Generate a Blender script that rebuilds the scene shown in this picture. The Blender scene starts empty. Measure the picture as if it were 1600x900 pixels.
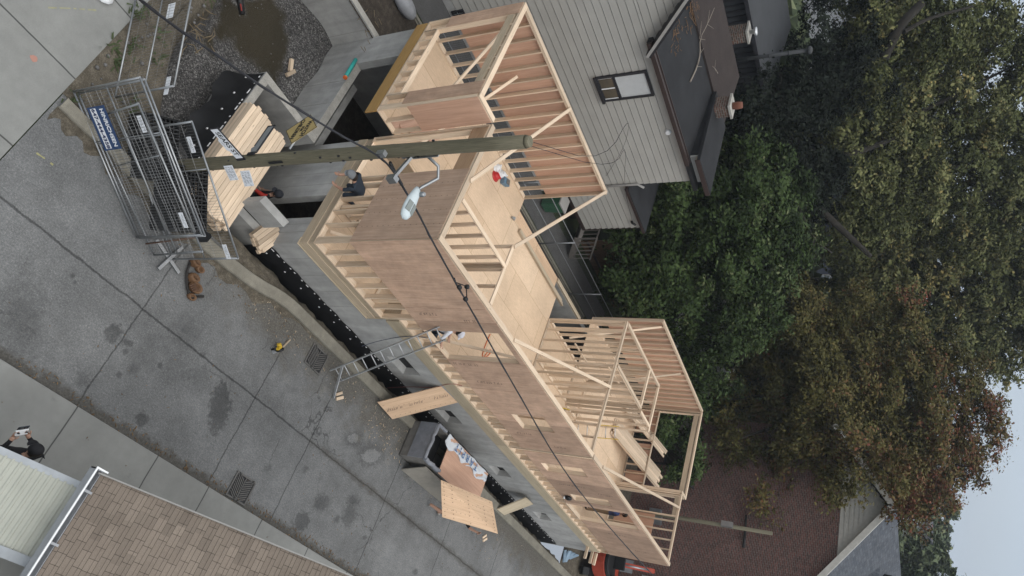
import bpy, bmesh, math, random
import numpy as np
from mathutils import Vector, Matrix, Quaternion
random.seed(7); RNG = np.random.default_rng(11)
PI = math.pi
sc = bpy.context.scene
C = sc.collection
# ------------------------------------------------------------------ camera
CAM = Vector((-9.31, -8.16, 13.69)); FPX = 1153.4
_p, _r, _y = map(math.radians, (29.605, 0.6807, -53.2743))
def _cam():
    cp, sp = math.cos(_p), math.sin(_p)
    f = Vector((0, cp, -sp)); u = Vector((0, sp, cp)); r = Vector((1, 0, 0))
    c, s = math.cos(_r), math.sin(_r)
    r2 = c*r+s*u; u2 = -s*r+c*u
    R = Matrix.Rotation(_y, 3, 'Z')
    return R@r2, R@u2, R@f
RT, UP, FW = _cam()
def ray(x, y): return FW + UP*((x-800)/FPX) + RT*((y-450)/FPX)
def G(x, y, z=0.0): r = ray(x, y); return CAM + r*((z-CAM.z)/r.z)
def GX(x, y, X): r = ray(x, y); return CAM + r*((X-CAM.x)/r.x)
def GY(x, y, Y): r = ray(x, y); return CAM + r*((Y-CAM.y)/r.y)
def GD(x, y, d): r = ray(x, y); return CAM + r*(d/math.hypot(r.x, r.y))
cd = bpy.data.cameras.new('camera'); co = bpy.data.objects.new('camera', cd); C.objects.link(co)
cd.sensor_width = 36; cd.lens = FPX/1600*36; cd.clip_start = .1; cd.clip_end = 8000
_m = Matrix((UP, -RT, UP.cross(-RT))).transposed().to_4x4(); _m.translation = CAM
co.matrix_world = _m; sc.camera = co
# ------------------------------------------------------------------ tagging
def tag(o, label=None, cat=None, group=None, kind=None):
    if label: o['label'] = label
    if cat: o['category'] = cat
    if group: o['group'] = group
    if kind: o['kind'] = kind
    return o
def empty(name, loc=(0, 0, 0), rz=0.0):
    o = bpy.data.objects.new(name, None); C.objects.link(o); o.location = loc; o.rotation_euler = (0, 0, rz)
    o.empty_display_size = .2
    return o
def thing(name, label, cat, loc=(0, 0, 0), rz=0.0, group=None):
    return tag(empty(name, loc, rz), label, cat, group)
# ------------------------------------------------------------------ mesh builder
class MB:
    def __init__(s): s.v = []; s.f = []; s.uv = []; s.tn = []; s.mi = []; s.sm = []
    def face(s, idx, uv=None, tone=.5, mi=0, smooth=False):
        s.f.append(tuple(idx))
        if uv is None:
            p = [Vector(s.v[i]) for i in idx]
            n = (p[1]-p[0]).cross(p[2]-p[0])
            a = max(range(3), key=lambda k: abs(n[k]))
            o = [(1, 2), (0, 2), (0, 1)][a]
            uv = [(q[o[0]], q[o[1]]) for q in p]
        s.uv.append(uv); s.tn.append(tone); s.mi.append(mi); s.sm.append(smooth)
    def add(s, pts):
        n = len(s.v); s.v += [tuple(p) for p in pts]; return n
    def poly(s, pts, tone=.5, mi=0): n = s.add(pts); s.face(range(n, n+len(pts)), None, tone, mi)
    def hexa(s, c8, tone=None, mi=0, axis=None):
        """c8: 8 corners, bottom 0-3 ccw, top 4-7"""
        t = random.random() if tone is None else tone
        n = s.add(c8); P = [Vector(p) for p in c8]
        L = [(P[1]-P[0]).length, (P[3]-P[0]).length, (P[4]-P[0]).length]
        ax = L.index(max(L)) if axis is None else axis
        uo, vo = random.random()*20, random.random()*20
        base = {0: (0, 0, 0), 1: (1, 0, 0), 2: (1, 1, 0), 3: (0, 1, 0), 4: (0, 0, 1), 5: (1, 0, 1), 6: (1, 1, 1), 7: (0, 1, 1)}
        for q in ((0, 3, 2, 1), (4, 5, 6, 7), (0, 1, 5, 4), (1, 2, 6, 5), (2, 3, 7, 6), (3, 0, 4, 7)):
            cs = [base[i] for i in q]
            var = [k for k in range(3) if len({c[k] for c in cs}) > 1]
            if ax in var: u = ax; w = [k for k in var if k != ax][0]
            else: u, w = var
            s.face([n+i for i in q], [(uo+c[u]*L[u], vo+c[w]*L[w]+(.31*w)) for c in cs], t, mi)
    def box(s, x0, x1, y0, y1, z0, z1, tone=None, mi=0, axis=None):
        s.hexa([(x0, y0, z0), (x1, y0, z0), (x1, y1, z0), (x0, y1, z0), (x0, y0, z1), (x1, y0, z1), (x1, y1, z1), (x0, y1, z1)], tone, mi, axis)
    def obox(s, c, sx, sy, sz, M, tone=None, mi=0, axis=None):
        c = Vector(c); pts = []
        for z in (-1, 1):
            for x, y in ((-1, -1), (1, -1), (1, 1), (-1, 1)): pts.append(c + M@Vector((x*sx/2, y*sy/2, z*sz/2)))
        s.hexa(pts, tone, mi, axis)
    def beam(s, a, b, w, h, up=(0, 0, 1), tone=None, mi=0):
        a, b = Vector(a), Vector(b); d = (b-a); L = d.length; d.normalize()
        u = Vector(up); side = d.cross(u)
        if side.length < 1e-4: side = d.cross(Vector((1, 0, 0)))
        side.normalize(); u = side.cross(d)
        s.obox((a+b)/2, L, w, h, Matrix((d, side*-1, u)).transposed(), tone, mi, 0)
    def tube(s, pts, r, n=8, tone=.5, mi=0, cap=True, smooth=True):
        pts = [Vector(p) for p in pts]; rs = r if isinstance(r, (list, tuple)) else [r]*len(pts)
        rings = []; prev = None
        for i, p in enumerate(pts):
            t = (pts[min(i+1, len(pts)-1)] - pts[max(i-1, 0)]).normalized()
            if prev is None:
                a = Vector((0, 0, 1)) if abs(t.z) < .9 else Vector((1, 0, 0))
                x = t.cross(a).normalized()
            else:
                x = (prev - t*prev.dot(t)).normalized()
            prev = x; y = t.cross(x)
            rings.append(s.add([p + (x*math.cos(k*2*PI/n) + y*math.sin(k*2*PI/n))*rs[i] for k in range(n)]))
        L = 0
        for i in range(len(pts)-1):
            l = (pts[i+1]-pts[i]).length
            for k in range(n):
                k2 = (k+1) % n
                s.face((rings[i]+k, rings[i]+k2, rings[i+1]+k2, rings[i+1]+k),
                       [(L, k*.1), (L, k*.1+.1), (L+l, k*.1+.1), (L+l, k*.1)], tone, mi, smooth)
            L += l
        if cap:
            s.face([rings[0]+k for k in reversed(range(n))], None, tone, mi); s.face([rings[-1]+k for k in range(n)], None, tone, mi)
    def lathe(s, c, prof, n=16, M=None, tone=.5, mi=0, smooth=True, sx=1, sy=1):
        """prof: (r, z) list along the axis"""
        c = Vector(c); M = M or Matrix.Identity(3); rings = []
        for r, z in prof:
            rings.append(s.add([c + M@Vector((r*sx*math.cos(k*2*PI/n), r*sy*math.sin(k*2*PI/n), z)) for k in range(n)]))
        for i in range(len(prof)-1):
            for k in range(n):
                k2 = (k+1) % n
                s.face((rings[i]+k, rings[i]+k2, rings[i+1]+k2, rings[i+1]+k), None, tone, mi, smooth)
        s.face([rings[0]+k for k in reversed(range(n))], None, tone, mi); s.face([rings[-1]+k for k in range(n)], None, tone, mi)
    def extrude(s, poly, d, tone=.5, mi=0):
        """poly: list of 3d points, d: extrusion vector"""
        d = Vector(d); n = len(poly); a = s.add(poly); b = s.add([Vector(p)+d for p in poly])
        s.face(list(reversed(range(a, a+n))), None, tone, mi); s.face(range(b, b+n), None, tone, mi)
        for i in range(n):
            j = (i+1) % n; s.face((a+i, a+j, b+j, b+i), None, tone, mi)
    def grid(s, x0, x1, y0, y1, nx, ny, hf, tone=.5, mi=0, smooth=True):
        n = s.add([(x0+(x1-x0)*i/nx, y0+(y1-y0)*j/ny, hf(x0+(x1-x0)*i/nx, y0+(y1-y0)*j/ny)) for j in range(ny+1) for i in range(nx+1)])
        for j in range(ny):
            for i in range(nx):
                a = n+j*(nx+1)+i; s.face((a, a+1, a+nx+2, a+nx+1), None, tone, mi, smooth)
    def build(s, name, mats, parent=None, bevel=0, fix=True):
        me = bpy.data.meshes.new(name); me.from_pydata(s.v, [], s.f)
        if not isinstance(mats, (list, tuple)): mats = [mats]
        for m in mats: me.materials.append(m)
        uvl = me.uv_layers.new(name='UVMap'); flat = [c for f in s.uv for uv in f for c in uv]
        uvl.data.foreach_set('uv', flat)
        at = me.attributes.new('tone', 'FLOAT', 'FACE'); at.data.foreach_set('value', s.tn)
        me.polygons.foreach_set('material_index', s.mi); me.polygons.foreach_set('use_smooth', s.sm)
        if fix:
            bm = bmesh.new(); bm.from_mesh(me); bmesh.ops.recalc_face_normals(bm, faces=bm.faces); bm.to_mesh(me); bm.free()
        me.update()
        o = bpy.data.objects.new(name, me); C.objects.link(o)
        if parent is not None: o.parent = parent
        if bevel:
            b = o.modifiers.new('bevel', 'BEVEL'); b.width = bevel; b.segments = 2; b.limit_method = 'ANGLE'
        return o
def local(parent, pts):
    """world points -> coordinates under an (unscaled) parent"""
    M = (Matrix.Translation(parent.location) @ parent.rotation_euler.to_matrix().to_4x4()).inverted()
    return [M@Vector(p) for p in pts]
# ------------------------------------------------------------------ materials
class N:
    def __init__(s, name):
        s.m = bpy.data.materials.new(name); s.m.use_nodes = True; s.t = s.m.node_tree; s.b = s.t.nodes['Principled BSDF']
        s.b.inputs['Specular IOR Level'].default_value = .3
    def n(s, typ, **k):
        o = s.t.nodes.new(typ)
        for a, b in k.items(): setattr(o, a, b)
        return o
    def l(s, a, b): s.t.links.new(a, b)
    def val(s, sock, v):
        if hasattr(v, 'is_output') or isinstance(v, bpy.types.NodeSocket): s.l(v, sock)
        else: sock.default_value = v
    def math(s, op, a, b=0.0, c=None, clamp=False):
        o = s.n('ShaderNodeMath', operation=op, use_clamp=clamp); s.val(o.inputs[0], a); s.val(o.inputs[1], b)
        if c is not None: s.val(o.inputs[2], c)
        return o.outputs[0]
    def noise(s, vec, scale, detail=4, rough=.55, dist=0):
        o = s.n('ShaderNodeTexNoise'); s.l(vec, o.inputs['Vector']); o.inputs['Scale'].default_value = scale
        o.inputs['Detail'].default_value = detail; o.inputs['Roughness'].default_value = rough; o.inputs['Distortion'].default_value = dist
        return o.outputs['Fac']
    def obj(s): return s.n('ShaderNodeTexCoord').outputs['Object']
    def pos(s): return s.n('ShaderNodeNewGeometry').outputs['Position']
    def uvn(s): return s.n('ShaderNodeTexCoord').outputs['UV']
    def mapv(s, vec, scale=(1, 1, 1), loc=(0, 0, 0), rot=(0, 0, 0)):
        o = s.n('ShaderNodeMapping'); s.l(vec, o.inputs['Vector']); o.inputs['Scale'].default_value = scale
        o.inputs['Location'].default_value = loc; o.inputs['Rotation'].default_value = rot; return o.outputs['Vector']
    def rng(s, v, a, b, c=0.0, d=1.0):
        o = s.n('ShaderNodeMapRange'); s.l(v, o.inputs[0]); o.inputs[1].default_value = a; o.inputs[2].default_value = b
        o.inputs[3].default_value = c; o.inputs[4].default_value = d; return o.outputs[0]
    def ramp(s, v, stops):
        o = s.n('ShaderNodeValToRGB'); s.l(v, o.inputs[0]); e = o.color_ramp.elements
        while len(e) < len(stops): e.new(.5)
        for i, (p, c) in enumerate(stops): e[i].position = p; e[i].color = (*c, 1)
        return o.outputs['Color']
    def mix(s, f, a, b, mode='MIX'):
        o = s.n('ShaderNodeMix', data_type='RGBA', blend_type=mode, clamp_factor=True)
        s.val(o.inputs[0], f)
        for i, v in ((6, a), (7, b)):
            if isinstance(v, (tuple, list)): o.inputs[i].default_value = (*v[:3], 1)
            else: s.l(v, o.inputs[i])
        return o.outputs[2]
    def mul(s, col, v):
        """colour times a 0..n value"""
        o = s.n('ShaderNodeVectorMath', operation='SCALE')
        if isinstance(col, (tuple, list)): o.inputs[0].default_value = col[:3]
        else: s.l(col, o.inputs[0])
        s.val(o.inputs['Scale'], v); return o.outputs[0]
    def tone(s): return s.n('ShaderNodeAttribute', attribute_name='tone').outputs['Fac']
    def col(s, c):
        if isinstance(c, (tuple, list)): s.b.inputs['Base Color'].default_value = (*c[:3], 1)
        else: s.l(c, s.b.inputs['Base Color'])
    def rough(s, r): s.val(s.b.inputs['Roughness'], r)
    def bump(s, h, dist=.01, st=.5):
        o = s.n('ShaderNodeBump'); s.l(h, o.inputs['Height']); o.inputs['Distance'].default_value = dist; o.inputs['Strength'].default_value = st
        s.l(o.outputs[0], s.b.inputs['Normal'])
    def xyz(s, v):
        o = s.n('ShaderNodeSeparateXYZ'); s.l(v, o.inputs[0]); return o.outputs
MATS = {}
def plain(name, col, rough=.6, metal=0.0, var=.12, scale=6.0, spec=.3, fine=0.0):
    if name in MATS: return MATS[name]
    n = N(name); p = n.obj(); a = n.noise(p, scale, 5)
    f = n.rng(a, .25, .75, 1-var, 1+var)
    f = n.math('MULTIPLY', f, n.rng(n.tone(), 0, 1, 1-var*.6, 1+var*.6))
    if fine: f = n.math('MULTIPLY', f, n.rng(n.noise(p, scale*14, 2), .25, .75, 1-fine, 1+fine))
    n.col(n.mul(col, f)); n.rough(rough); n.b.inputs['Metallic'].default_value = metal; n.b.inputs['Specular IOR Level'].default_value = spec
    MATS[name] = n.m; return n.m
def wood(name, c0, c1, dots=False, grain=1.0, knots=True, rough=.75, tv=(.82, 1.12), blotch=0.0):
    n = N(name); uv = n.uvn()
    g = n.noise(n.mapv(uv, (1.2, 26, 1)), 1.6*grain, 5, .6, .4)
    big = n.noise(n.mapv(uv, (.5, 3, 1)), 1.2, 3)
    col = n.mix(n.rng(g, .3, .72), c0, c1)
    f = n.math('MULTIPLY', n.rng(big, .25, .75, .86, 1.12), n.rng(n.tone(), 0, 1, *tv))
    if blotch: f = n.math('MULTIPLY', f, n.rng(n.noise(n.pos(), 1.7, 6, .7), .35, .68, 1+blotch*.4, 1-blotch))
    if knots:
        v = n.n('ShaderNodeTexVoronoi', feature='DISTANCE_TO_EDGE' if False else 'F1'); n.l(n.mapv(uv, (1.3, 5, 1)), v.inputs['Vector']); v.inputs['Scale'].default_value = 1.4
        k = n.rng(v.outputs['Distance'], .03, .09, .55, 1.0); f = n.math('MULTIPLY', f, k)
    if dots:
        x = n.xyz(uv)
        def row(c, p, w):
            q = n.math('FRACT', n.math('DIVIDE', c, p)); q = n.math('ABSOLUTE', n.math('SUBTRACT', q, .5)); return n.math('LESS_THAN', q, w/p/2)
        d = n.math('MULTIPLY', row(x[1], .406, .022), row(x[0], .15, .03)); f = n.math('MULTIPLY', f, n.rng(d, 0, 1, 1, .55))
    n.col(n.mul(col, f)); n.rough(rough); n.bump(g, .003, .3); MATS[name] = n.m; return n.m
def concrete(name, c, stain=.25, speck=.18, speckscale=90, big=.5, rough=.9, vert=False, tint=(1, .98, .94)):
    n = N(name); p = n.pos()
    a = n.noise(p, big, 6, .6); b = n.noise(p, big*7, 4); s_ = n.noise(p, speckscale, 2, .7)
    f = n.math('MULTIPLY', n.rng(a, .3, .7, 1-stain, 1+stain*.6), n.rng(b, .3, .7, 1-stain*.5, 1+stain*.4))
    f = n.math('MULTIPLY', f, n.rng(s_, .3, .7, 1-speck, 1+speck))
    if vert:
        st = n.noise(n.mapv(p, (2.2, 2.2, .25)), 1.5, 4); f = n.math('MULTIPLY', f, n.rng(st, .35, .65, .86, 1.07))
    n.col(n.mul(c, f)); n.rough(rough); n.bump(s_, .004, .35); MATS[name] = n.m; return n.m
# ------------------------------------------------------------------ material library
SPF = wood('pine_lumber', (.57, .43, .30), (.745, .60, .455), tv=(.68, 1.12))
SPF_OLD = wood('weathered_pine', (.34, .27, .19), (.48, .39, .285))
PLYX = wood('fir_plywood_outside', (.455, .29, .20), (.60, .415, .305), grain=.8, knots=False, tv=(.74, 1.16), blotch=.24)
PLYX_D = wood('fir_plywood_nailed', (.43, .29, .205), (.57, .41, .31), grain=.6, knots=False, dots=True, blotch=.14)
PLYR = wood('fir_plywood_red', (.44, .265, .185), (.54, .345, .25), grain=.6, knots=False)
PLYT = wood('plywood_tan', (.50, .335, .215), (.64, .45, .30), grain=.6, knots=True, dots=True)
LVL = wood('laminated_beam', (.34, .20, .07), (.47, .29, .11), grain=1.4, knots=False)
LVLB = wood('laminated_header', (.27, .17, .10), (.36, .24, .15), grain=1.4, knots=False)
TREATED = wood('treated_sill', (.40, .33, .23), (.52, .44, .32), grain=1.2)
POLE_M = wood('treated_pole', (.085, .078, .052), (.20, .18, .125), grain=1.6)
def deck_mat():
    n = N('subfloor_plywood'); p = n.obj()
    br = n.n('ShaderNodeTexBrick'); n.l(n.mapv(p, (1, 1, 1), (.3, .2, 0)), br.inputs['Vector'])
    br.inputs['Scale'].default_value = 1; br.inputs['Brick Width'].default_value = 2.44; br.inputs['Row Height'].default_value = 1.22
    br.inputs['Mortar Size'].default_value = .006; br.inputs['Color1'].default_value = (.57, .415, .28, 1); br.inputs['Color2'].default_value = (.67, .505, .355, 1)
    br.inputs['Mortar'].default_value = (.33, .22, .12, 1)
    g = n.noise(n.mapv(p, (3, 22, 3)), 2, 5, .6, .6); b = n.noise(p, .9, 5)
    st = n.noise(n.mapv(p, (1.2, 5, 1)), 2.2, 5, .7)
    f = n.math('MULTIPLY', n.rng(g, .3, .7, .86, 1.08), n.rng(b, .3, .7, .86, 1.08)); f = n.math('MULTIPLY', f, n.rng(st, .66, .74, 1, .62))
    n.col(n.mul(br.outputs['Color'], f)); n.rough(.8); n.bump(g, .002, .3); MATS['deck'] = n.m; return n.m
DECK = deck_mat()
CONC_W = concrete('foundation_concrete', (.36, .357, .345), .24, .10, 60, .5, vert=True)
CONC_T = concrete('concrete_top', (.34, .325, .295), .25, .22, 70, .8)
CONC_S = concrete('sidewalk_concrete', (.205, .205, .192), .16, .14, 110, .5)
CONC_K = concrete('kerb_concrete', (.21, .195, .16), .25, .2, 70, .9)
MEMB = plain('dimpled_membrane', (.012, .012, .013), .55, 0, .4, 3, .4)
WASHER = plain('white_washer', (.8, .8, .8), .5)
STEEL = plain('galvanised_steel', (.33, .34, .35), .42, .85, .18, 4)
STEEL_D = plain('dull_zinc', (.26, .27, .28), .5, .6, .2, 5)
ALU = plain('aluminium', (.56, .57, .58), .38, .8, .1, 4)
BLACK = plain('black_plastic', (.014, .014, .015), .5, 0, .2)
CABLE = plain('cable_black', (.02, .02, .024), .45, 0, .2)
WHITE = plain('white_paint', (.75, .76, .77), .5, 0, .05)
SIGNW = plain('white_sign', (.72, .74, .78), .45, 0, .05)
RED = plain('red_plastic', (.45, .025, .025), .35, 0, .1)
ORANGE = plain('orange_plastic', (.62, .13, .03), .45, 0, .1)
TEAL = plain('teal_pipe', (.03, .30, .27), .45, 0, .12)
YELLOW = plain('yellow_plastic', (.55, .36, .03), .45, 0, .12)
NAVY = plain('navy_sign', (.03, .06, .14), .5, 0, .1)
GLASS_D = plain('dark_glass', (.02, .024, .028), .08, 0, .1, spec=.8)
SKIN = plain('skin', (.42, .25, .18), .6, 0, .08)
def ground_mat(name, stops, scale, big, bump=.01, fine=40):
    n = N(name); p = n.pos(); a = n.noise(p, scale, 7, .65); b = n.noise(p, big, 5); c = n.noise(p, fine, 3, .7)
    v = n.math('ADD', n.math('MULTIPLY', a, .55), n.math('MULTIPLY', c, .45)); col = n.ramp(v, stops)
    n.col(n.mul(col, n.rng(b, .3, .7, .72, 1.18))); n.rough(.95); n.bump(v, bump, .8); MATS[name] = n.m; return n.m
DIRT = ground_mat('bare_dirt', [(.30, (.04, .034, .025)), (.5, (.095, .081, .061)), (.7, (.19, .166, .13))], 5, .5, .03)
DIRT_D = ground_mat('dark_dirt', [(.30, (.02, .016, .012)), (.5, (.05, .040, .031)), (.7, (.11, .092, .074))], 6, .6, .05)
LAWN = ground_mat('far_grass', [(.3, (.016, .022, .009)), (.5, (.03, .042, .016)), (.75, (.055, .065, .028))], 3, .08, .05)
def gravel_mat():
    n = N('gravel_stones'); p = n.pos()
    v = n.n('ShaderNodeTexVoronoi'); n.l(p, v.inputs['Vector']); v.inputs['Scale'].default_value = 34
    r = n.n('ShaderNodeSeparateColor'); n.l(v.outputs['Color'], r.inputs[0])
    col = n.ramp(r.outputs[0], [(0, (.05, .048, .047)), (.45, (.125, .12, .117)), (.8, (.20, .19, .185)), (1, (.38, .37, .355))])
    f = n.rng(v.outputs['Distance'], 0, .7, 1.15, .55); b = n.noise(p, .7, 5)
    wet = n.noise(p, .55, 4)
    c2 = n.mul(col, n.math('MULTIPLY', f, n.rng(b, .3, .7, .7, 1.15)))
    d = n.n('ShaderNodeVectorMath', operation='DISTANCE'); n.l(p, d.inputs[0]); q = G(405, 55, -1.4); d.inputs[1].default_value = (q.x, q.y, -1.4)
    w = n.math('ADD', d.outputs['Value'], n.math('MULTIPLY', n.math('SUBTRACT', wet, .5), 5.5))
    n.col(n.mix(n.rng(w, .75, 1.25, 1, 0), c2, (.046, .038, .024))); n.rough(.85); n.bump(v.outputs['Distance'], .03, .9); MATS['gravel'] = n.m; return n.m
GRAVEL = gravel_mat()
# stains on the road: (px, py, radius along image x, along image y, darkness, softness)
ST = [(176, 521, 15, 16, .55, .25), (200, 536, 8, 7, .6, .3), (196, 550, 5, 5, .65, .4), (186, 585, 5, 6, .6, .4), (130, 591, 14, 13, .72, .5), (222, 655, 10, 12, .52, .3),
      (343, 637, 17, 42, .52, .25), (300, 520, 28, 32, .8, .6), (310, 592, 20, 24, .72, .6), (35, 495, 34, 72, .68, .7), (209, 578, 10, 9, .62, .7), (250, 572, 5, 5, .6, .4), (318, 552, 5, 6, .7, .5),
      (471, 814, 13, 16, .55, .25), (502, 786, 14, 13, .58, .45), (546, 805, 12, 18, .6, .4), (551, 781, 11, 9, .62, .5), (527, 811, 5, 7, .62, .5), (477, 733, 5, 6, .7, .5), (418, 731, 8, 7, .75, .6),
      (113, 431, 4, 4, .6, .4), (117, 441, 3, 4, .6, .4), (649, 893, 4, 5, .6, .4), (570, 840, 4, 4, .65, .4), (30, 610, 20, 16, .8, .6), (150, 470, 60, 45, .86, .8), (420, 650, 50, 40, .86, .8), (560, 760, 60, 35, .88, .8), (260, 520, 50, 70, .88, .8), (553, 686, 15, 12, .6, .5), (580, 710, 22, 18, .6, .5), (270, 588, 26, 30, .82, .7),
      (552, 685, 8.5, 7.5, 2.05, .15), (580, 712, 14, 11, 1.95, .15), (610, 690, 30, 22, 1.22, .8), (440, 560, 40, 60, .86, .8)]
def road_mat():
    n = N('exposed_aggregate_road'); p = n.pos(); X, Y, Z = n.xyz(p)
    s1 = n.math('ADD', n.math('MULTIPLY', n.noise(p, 75, 2, .8), .5), n.math('MULTIPLY', n.noise(p, 30, 2, .8), .5)); s2 = n.noise(p, 16, 3, .7); b = n.noise(p, .55, 6, .6); m = n.noise(p, 4, 4)
    col = n.ramp(s1, [(.30, (.075, .077, .08)), (.45, (.133, .135, .137)), (.56, (.178, .179, .177)), (.70, (.33, .325, .31))])
    f = n.math('MULTIPLY', n.rng(b, .3, .7, .74, 1.14), n.rng(m, .3, .7, .88, 1.09)); f = n.math('MULTIPLY', f, n.rng(s2, .3, .7, .9, 1.08))
    wob = n.noise(p, 9, 4)
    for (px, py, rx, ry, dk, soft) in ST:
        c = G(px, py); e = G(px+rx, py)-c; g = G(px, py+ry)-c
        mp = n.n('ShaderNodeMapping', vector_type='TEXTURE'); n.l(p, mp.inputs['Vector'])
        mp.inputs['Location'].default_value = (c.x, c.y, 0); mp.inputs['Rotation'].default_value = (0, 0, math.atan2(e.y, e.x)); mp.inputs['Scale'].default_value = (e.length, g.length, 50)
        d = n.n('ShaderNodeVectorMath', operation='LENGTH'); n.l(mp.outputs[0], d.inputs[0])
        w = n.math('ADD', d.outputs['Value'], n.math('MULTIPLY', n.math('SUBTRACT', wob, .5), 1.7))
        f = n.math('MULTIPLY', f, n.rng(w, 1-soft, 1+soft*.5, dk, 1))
    # joints and cracks
    cr = n.math('MULTIPLY', n.math('SUBTRACT', n.noise(p, 1.5, 8, .75), .5), .16)
    def line(coord, at, w, lo=.35):
        d = n.math('ABSOLUTE', n.math('SUBTRACT', n.math('ADD', coord, cr), at)); return n.rng(d, w*.5, w*1.4, lo, 1)
    f = n.math('MULTIPLY', f, line(Y, -3.08, .022, .4))
    for xj in (-1.65, 1.9, 4.1, 7.85, 11.45, 15.1, 18.8): f = n.math('MULTIPLY', f, line(X, xj, .017, .42))
    vz = n.n('ShaderNodeTexVoronoi', feature='DISTANCE_TO_EDGE'); dv_ = n.n('ShaderNodeVectorMath', operation='ADD'); n.l(p, dv_.inputs[0]); nn = n.n('ShaderNodeTexNoise'); n.l(p, nn.inputs['Vector']); nn.inputs['Scale'].default_value = 2.2; nn.inputs['Detail'].default_value = 6
    sc_ = n.n('ShaderNodeVectorMath', operation='SCALE'); n.l(nn.outputs['Color'], sc_.inputs[0]); sc_.inputs['Scale'].default_value = .55; n.l(sc_.outputs[0], dv_.inputs[1]); n.l(dv_.outputs[0], vz.inputs['Vector']); vz.inputs['Scale'].default_value = .42
    ck = n.math('MULTIPLY', n.rng(vz.outputs['Distance'], .002, .007, 1, 0), n.rng(n.noise(p, .33, 3), .52, .58)); f = n.math('MULTIPLY', f, n.rng(ck, 0, 1, 1, .52))
    lane = n.math('ABSOLUTE', n.math('SUBTRACT', n.math('ABSOLUTE', n.math('ADD', Y, 3.3)), .8)); f = n.math('MULTIPLY', f, n.rng(n.math('ADD', lane, n.math('MULTIPLY', n.noise(p, .8, 4), .5)), .25, .8, 1.07, .97))
    # dirt: broad brown wash by the far kerb, thin strip in the near gutter, patches on the long joint
    nb = n.noise(p, 1.7, 6, .65)
    wash = n.math('MULTIPLY', n.rng(n.math('ADD', Y, n.math('MULTIPLY', n.math('SUBTRACT', nb, .5), 2.4)), -2.1, -1.25), n.rng(X, -2.5, .8))
    gut = n.rng(n.math('ADD', Y, n.math('MULTIPLY', n.math('SUBTRACT', n.noise(p, 3.3, 6, .7), .5), .55)), -5.02, -5.16)
    jd = n.math('ABSOLUTE', n.math('ADD', Y, 3.08)); jw = n.math('MULTIPLY', n.rng(n.math('ADD', jd, n.math('MULTIPLY', n.math('SUBTRACT', n.noise(p, 2.6, 6, .7), .5), .5)), .02, .14, 1, 0), n.rng(X, 3.5, 5))
    base = n.mul(col, f)
    dust = n.math('MULTIPLY', n.rng(n.noise(p, 1.3, 7, .7), .56, .68), n.math('MULTIPLY', n.rng(Y, -2.6, -1.6), n.rng(X, .5, 2.5))); base = n.mix(n.math('MULTIPLY', dust, .5), base, (.33, .315, .275))
    dirtc = n.ramp(n.noise(p, 22, 5, .75), [(.32, (.035, .031, .024)), (.5, (.088, .078, .062)), (.72, (.20, .185, .155))])
    base = n.mix(n.math('MULTIPLY', wash, .75), base, dirtc)
    base = n.mix(n.math('MULTIPLY', gut, .75), base, n.mul(dirtc, .6)); base = n.mix(n.math('MULTIPLY', jw, .55), base, n.mul(dirtc, .55))
    n.col(base); n.rough(.88); n.bump(s1, .004, .4); MATS['road'] = n.m; return n.m
ROAD = road_mat()
def slab_mat(name, joints, axis):
    n = N(name); p = n.pos(); xyz = n.xyz(p); co_ = xyz[axis]
    a = n.noise(p, .6, 6, .6); b = n.noise(p, 5, 4); s_ = n.noise(p, 120, 2, .7)
    f = n.math('MULTIPLY', n.rng(a, .3, .7, .86, 1.1), n.rng(b, .3, .7, .94, 1.05)); f = n.math('MULTIPLY', f, n.rng(s_, .3, .7, .9, 1.1))
    w = n.math('MULTIPLY', n.math('SUBTRACT', n.noise(p, 2, 4), .5), .03)
    for j in joints:
        d = n.math('ABSOLUTE', n.math('SUBTRACT', n.math('ADD', co_, w), j)); f = n.math('MULTIPLY', f, n.rng(d, .008, .02, .28, 1))
    st = n.noise(p, 2.3, 5, .7); f = n.math('MULTIPLY', f, n.rng(st, .64, .72, 1, .82))
    n.col(n.mul((.222, .223, .212), f)); n.rough(.9); n.bump(s_, .003, .3); return n.m
# ------------------------------------------------------------------ ground, road, pavements
def st(o): return tag(o, kind='structure')
FAR = 2600.0
m = MB()      # ground sheet with a hole for the site
def gr(x0, x1, y0, y1): m.poly([(x0, y0, -.03), (x1, y0, -.03), (x1, y1, -.03), (x0, y1, -.03)])
HX0, HX1, HY0, HY1 = -4.75, 20.6, -.60, 7.02
gr(-FAR, HX0, -FAR, FAR); gr(HX1, FAR, -FAR, FAR); gr(HX0, HX1, -FAR, HY0); gr(HX0, HX1, HY1, FAR)
st(m.build('ground', LAWN))
m = MB(); m.grid(-5.28, 60, -5.28, -.86, 4, 2, lambda x, y: 0.0); st(m.build('road', ROAD))
m = MB(); m.box(-60, 60, -7.9, -5.28, -.2, .1); st(m.build('pavement', slab_mat('near_pavement', [-9.0, -5.2, -1.66, .38, 1.9, 3.75, 5.6, 7.4, 9.3, 11.1, 13, 15, 17], 0), bevel=.015))
m = MB(); m.poly([(-9, -5.28, .004), (-5.3, -5.28, .004), (-5.3, 40, .004), (-9, 40, .004)])
q0 = G(116, 122); st(m.build('front_pavement', slab_mat('front_pavement_slab', [q0.y-3.55, q0.y-1.75, q0.y, q0.y+1.8, q0.y+3.6, q0.y+5.4], 1)))
m = MB(); m.grid(-5.3, HX0+.02, -.9, 9, 6, 60, lambda x, y: .006+.02*math.sin(y*3.1+x*5)*math.sin(x*7)); st(m.build('verge', DIRT))
m = MB(); m.poly([(HX1-.01, -9, -.02), (34, -9, -.02), (34, 12, -.02), (HX1-.01, 12, -.02)]); st(m.build('rear_yard', DIRT))
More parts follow.
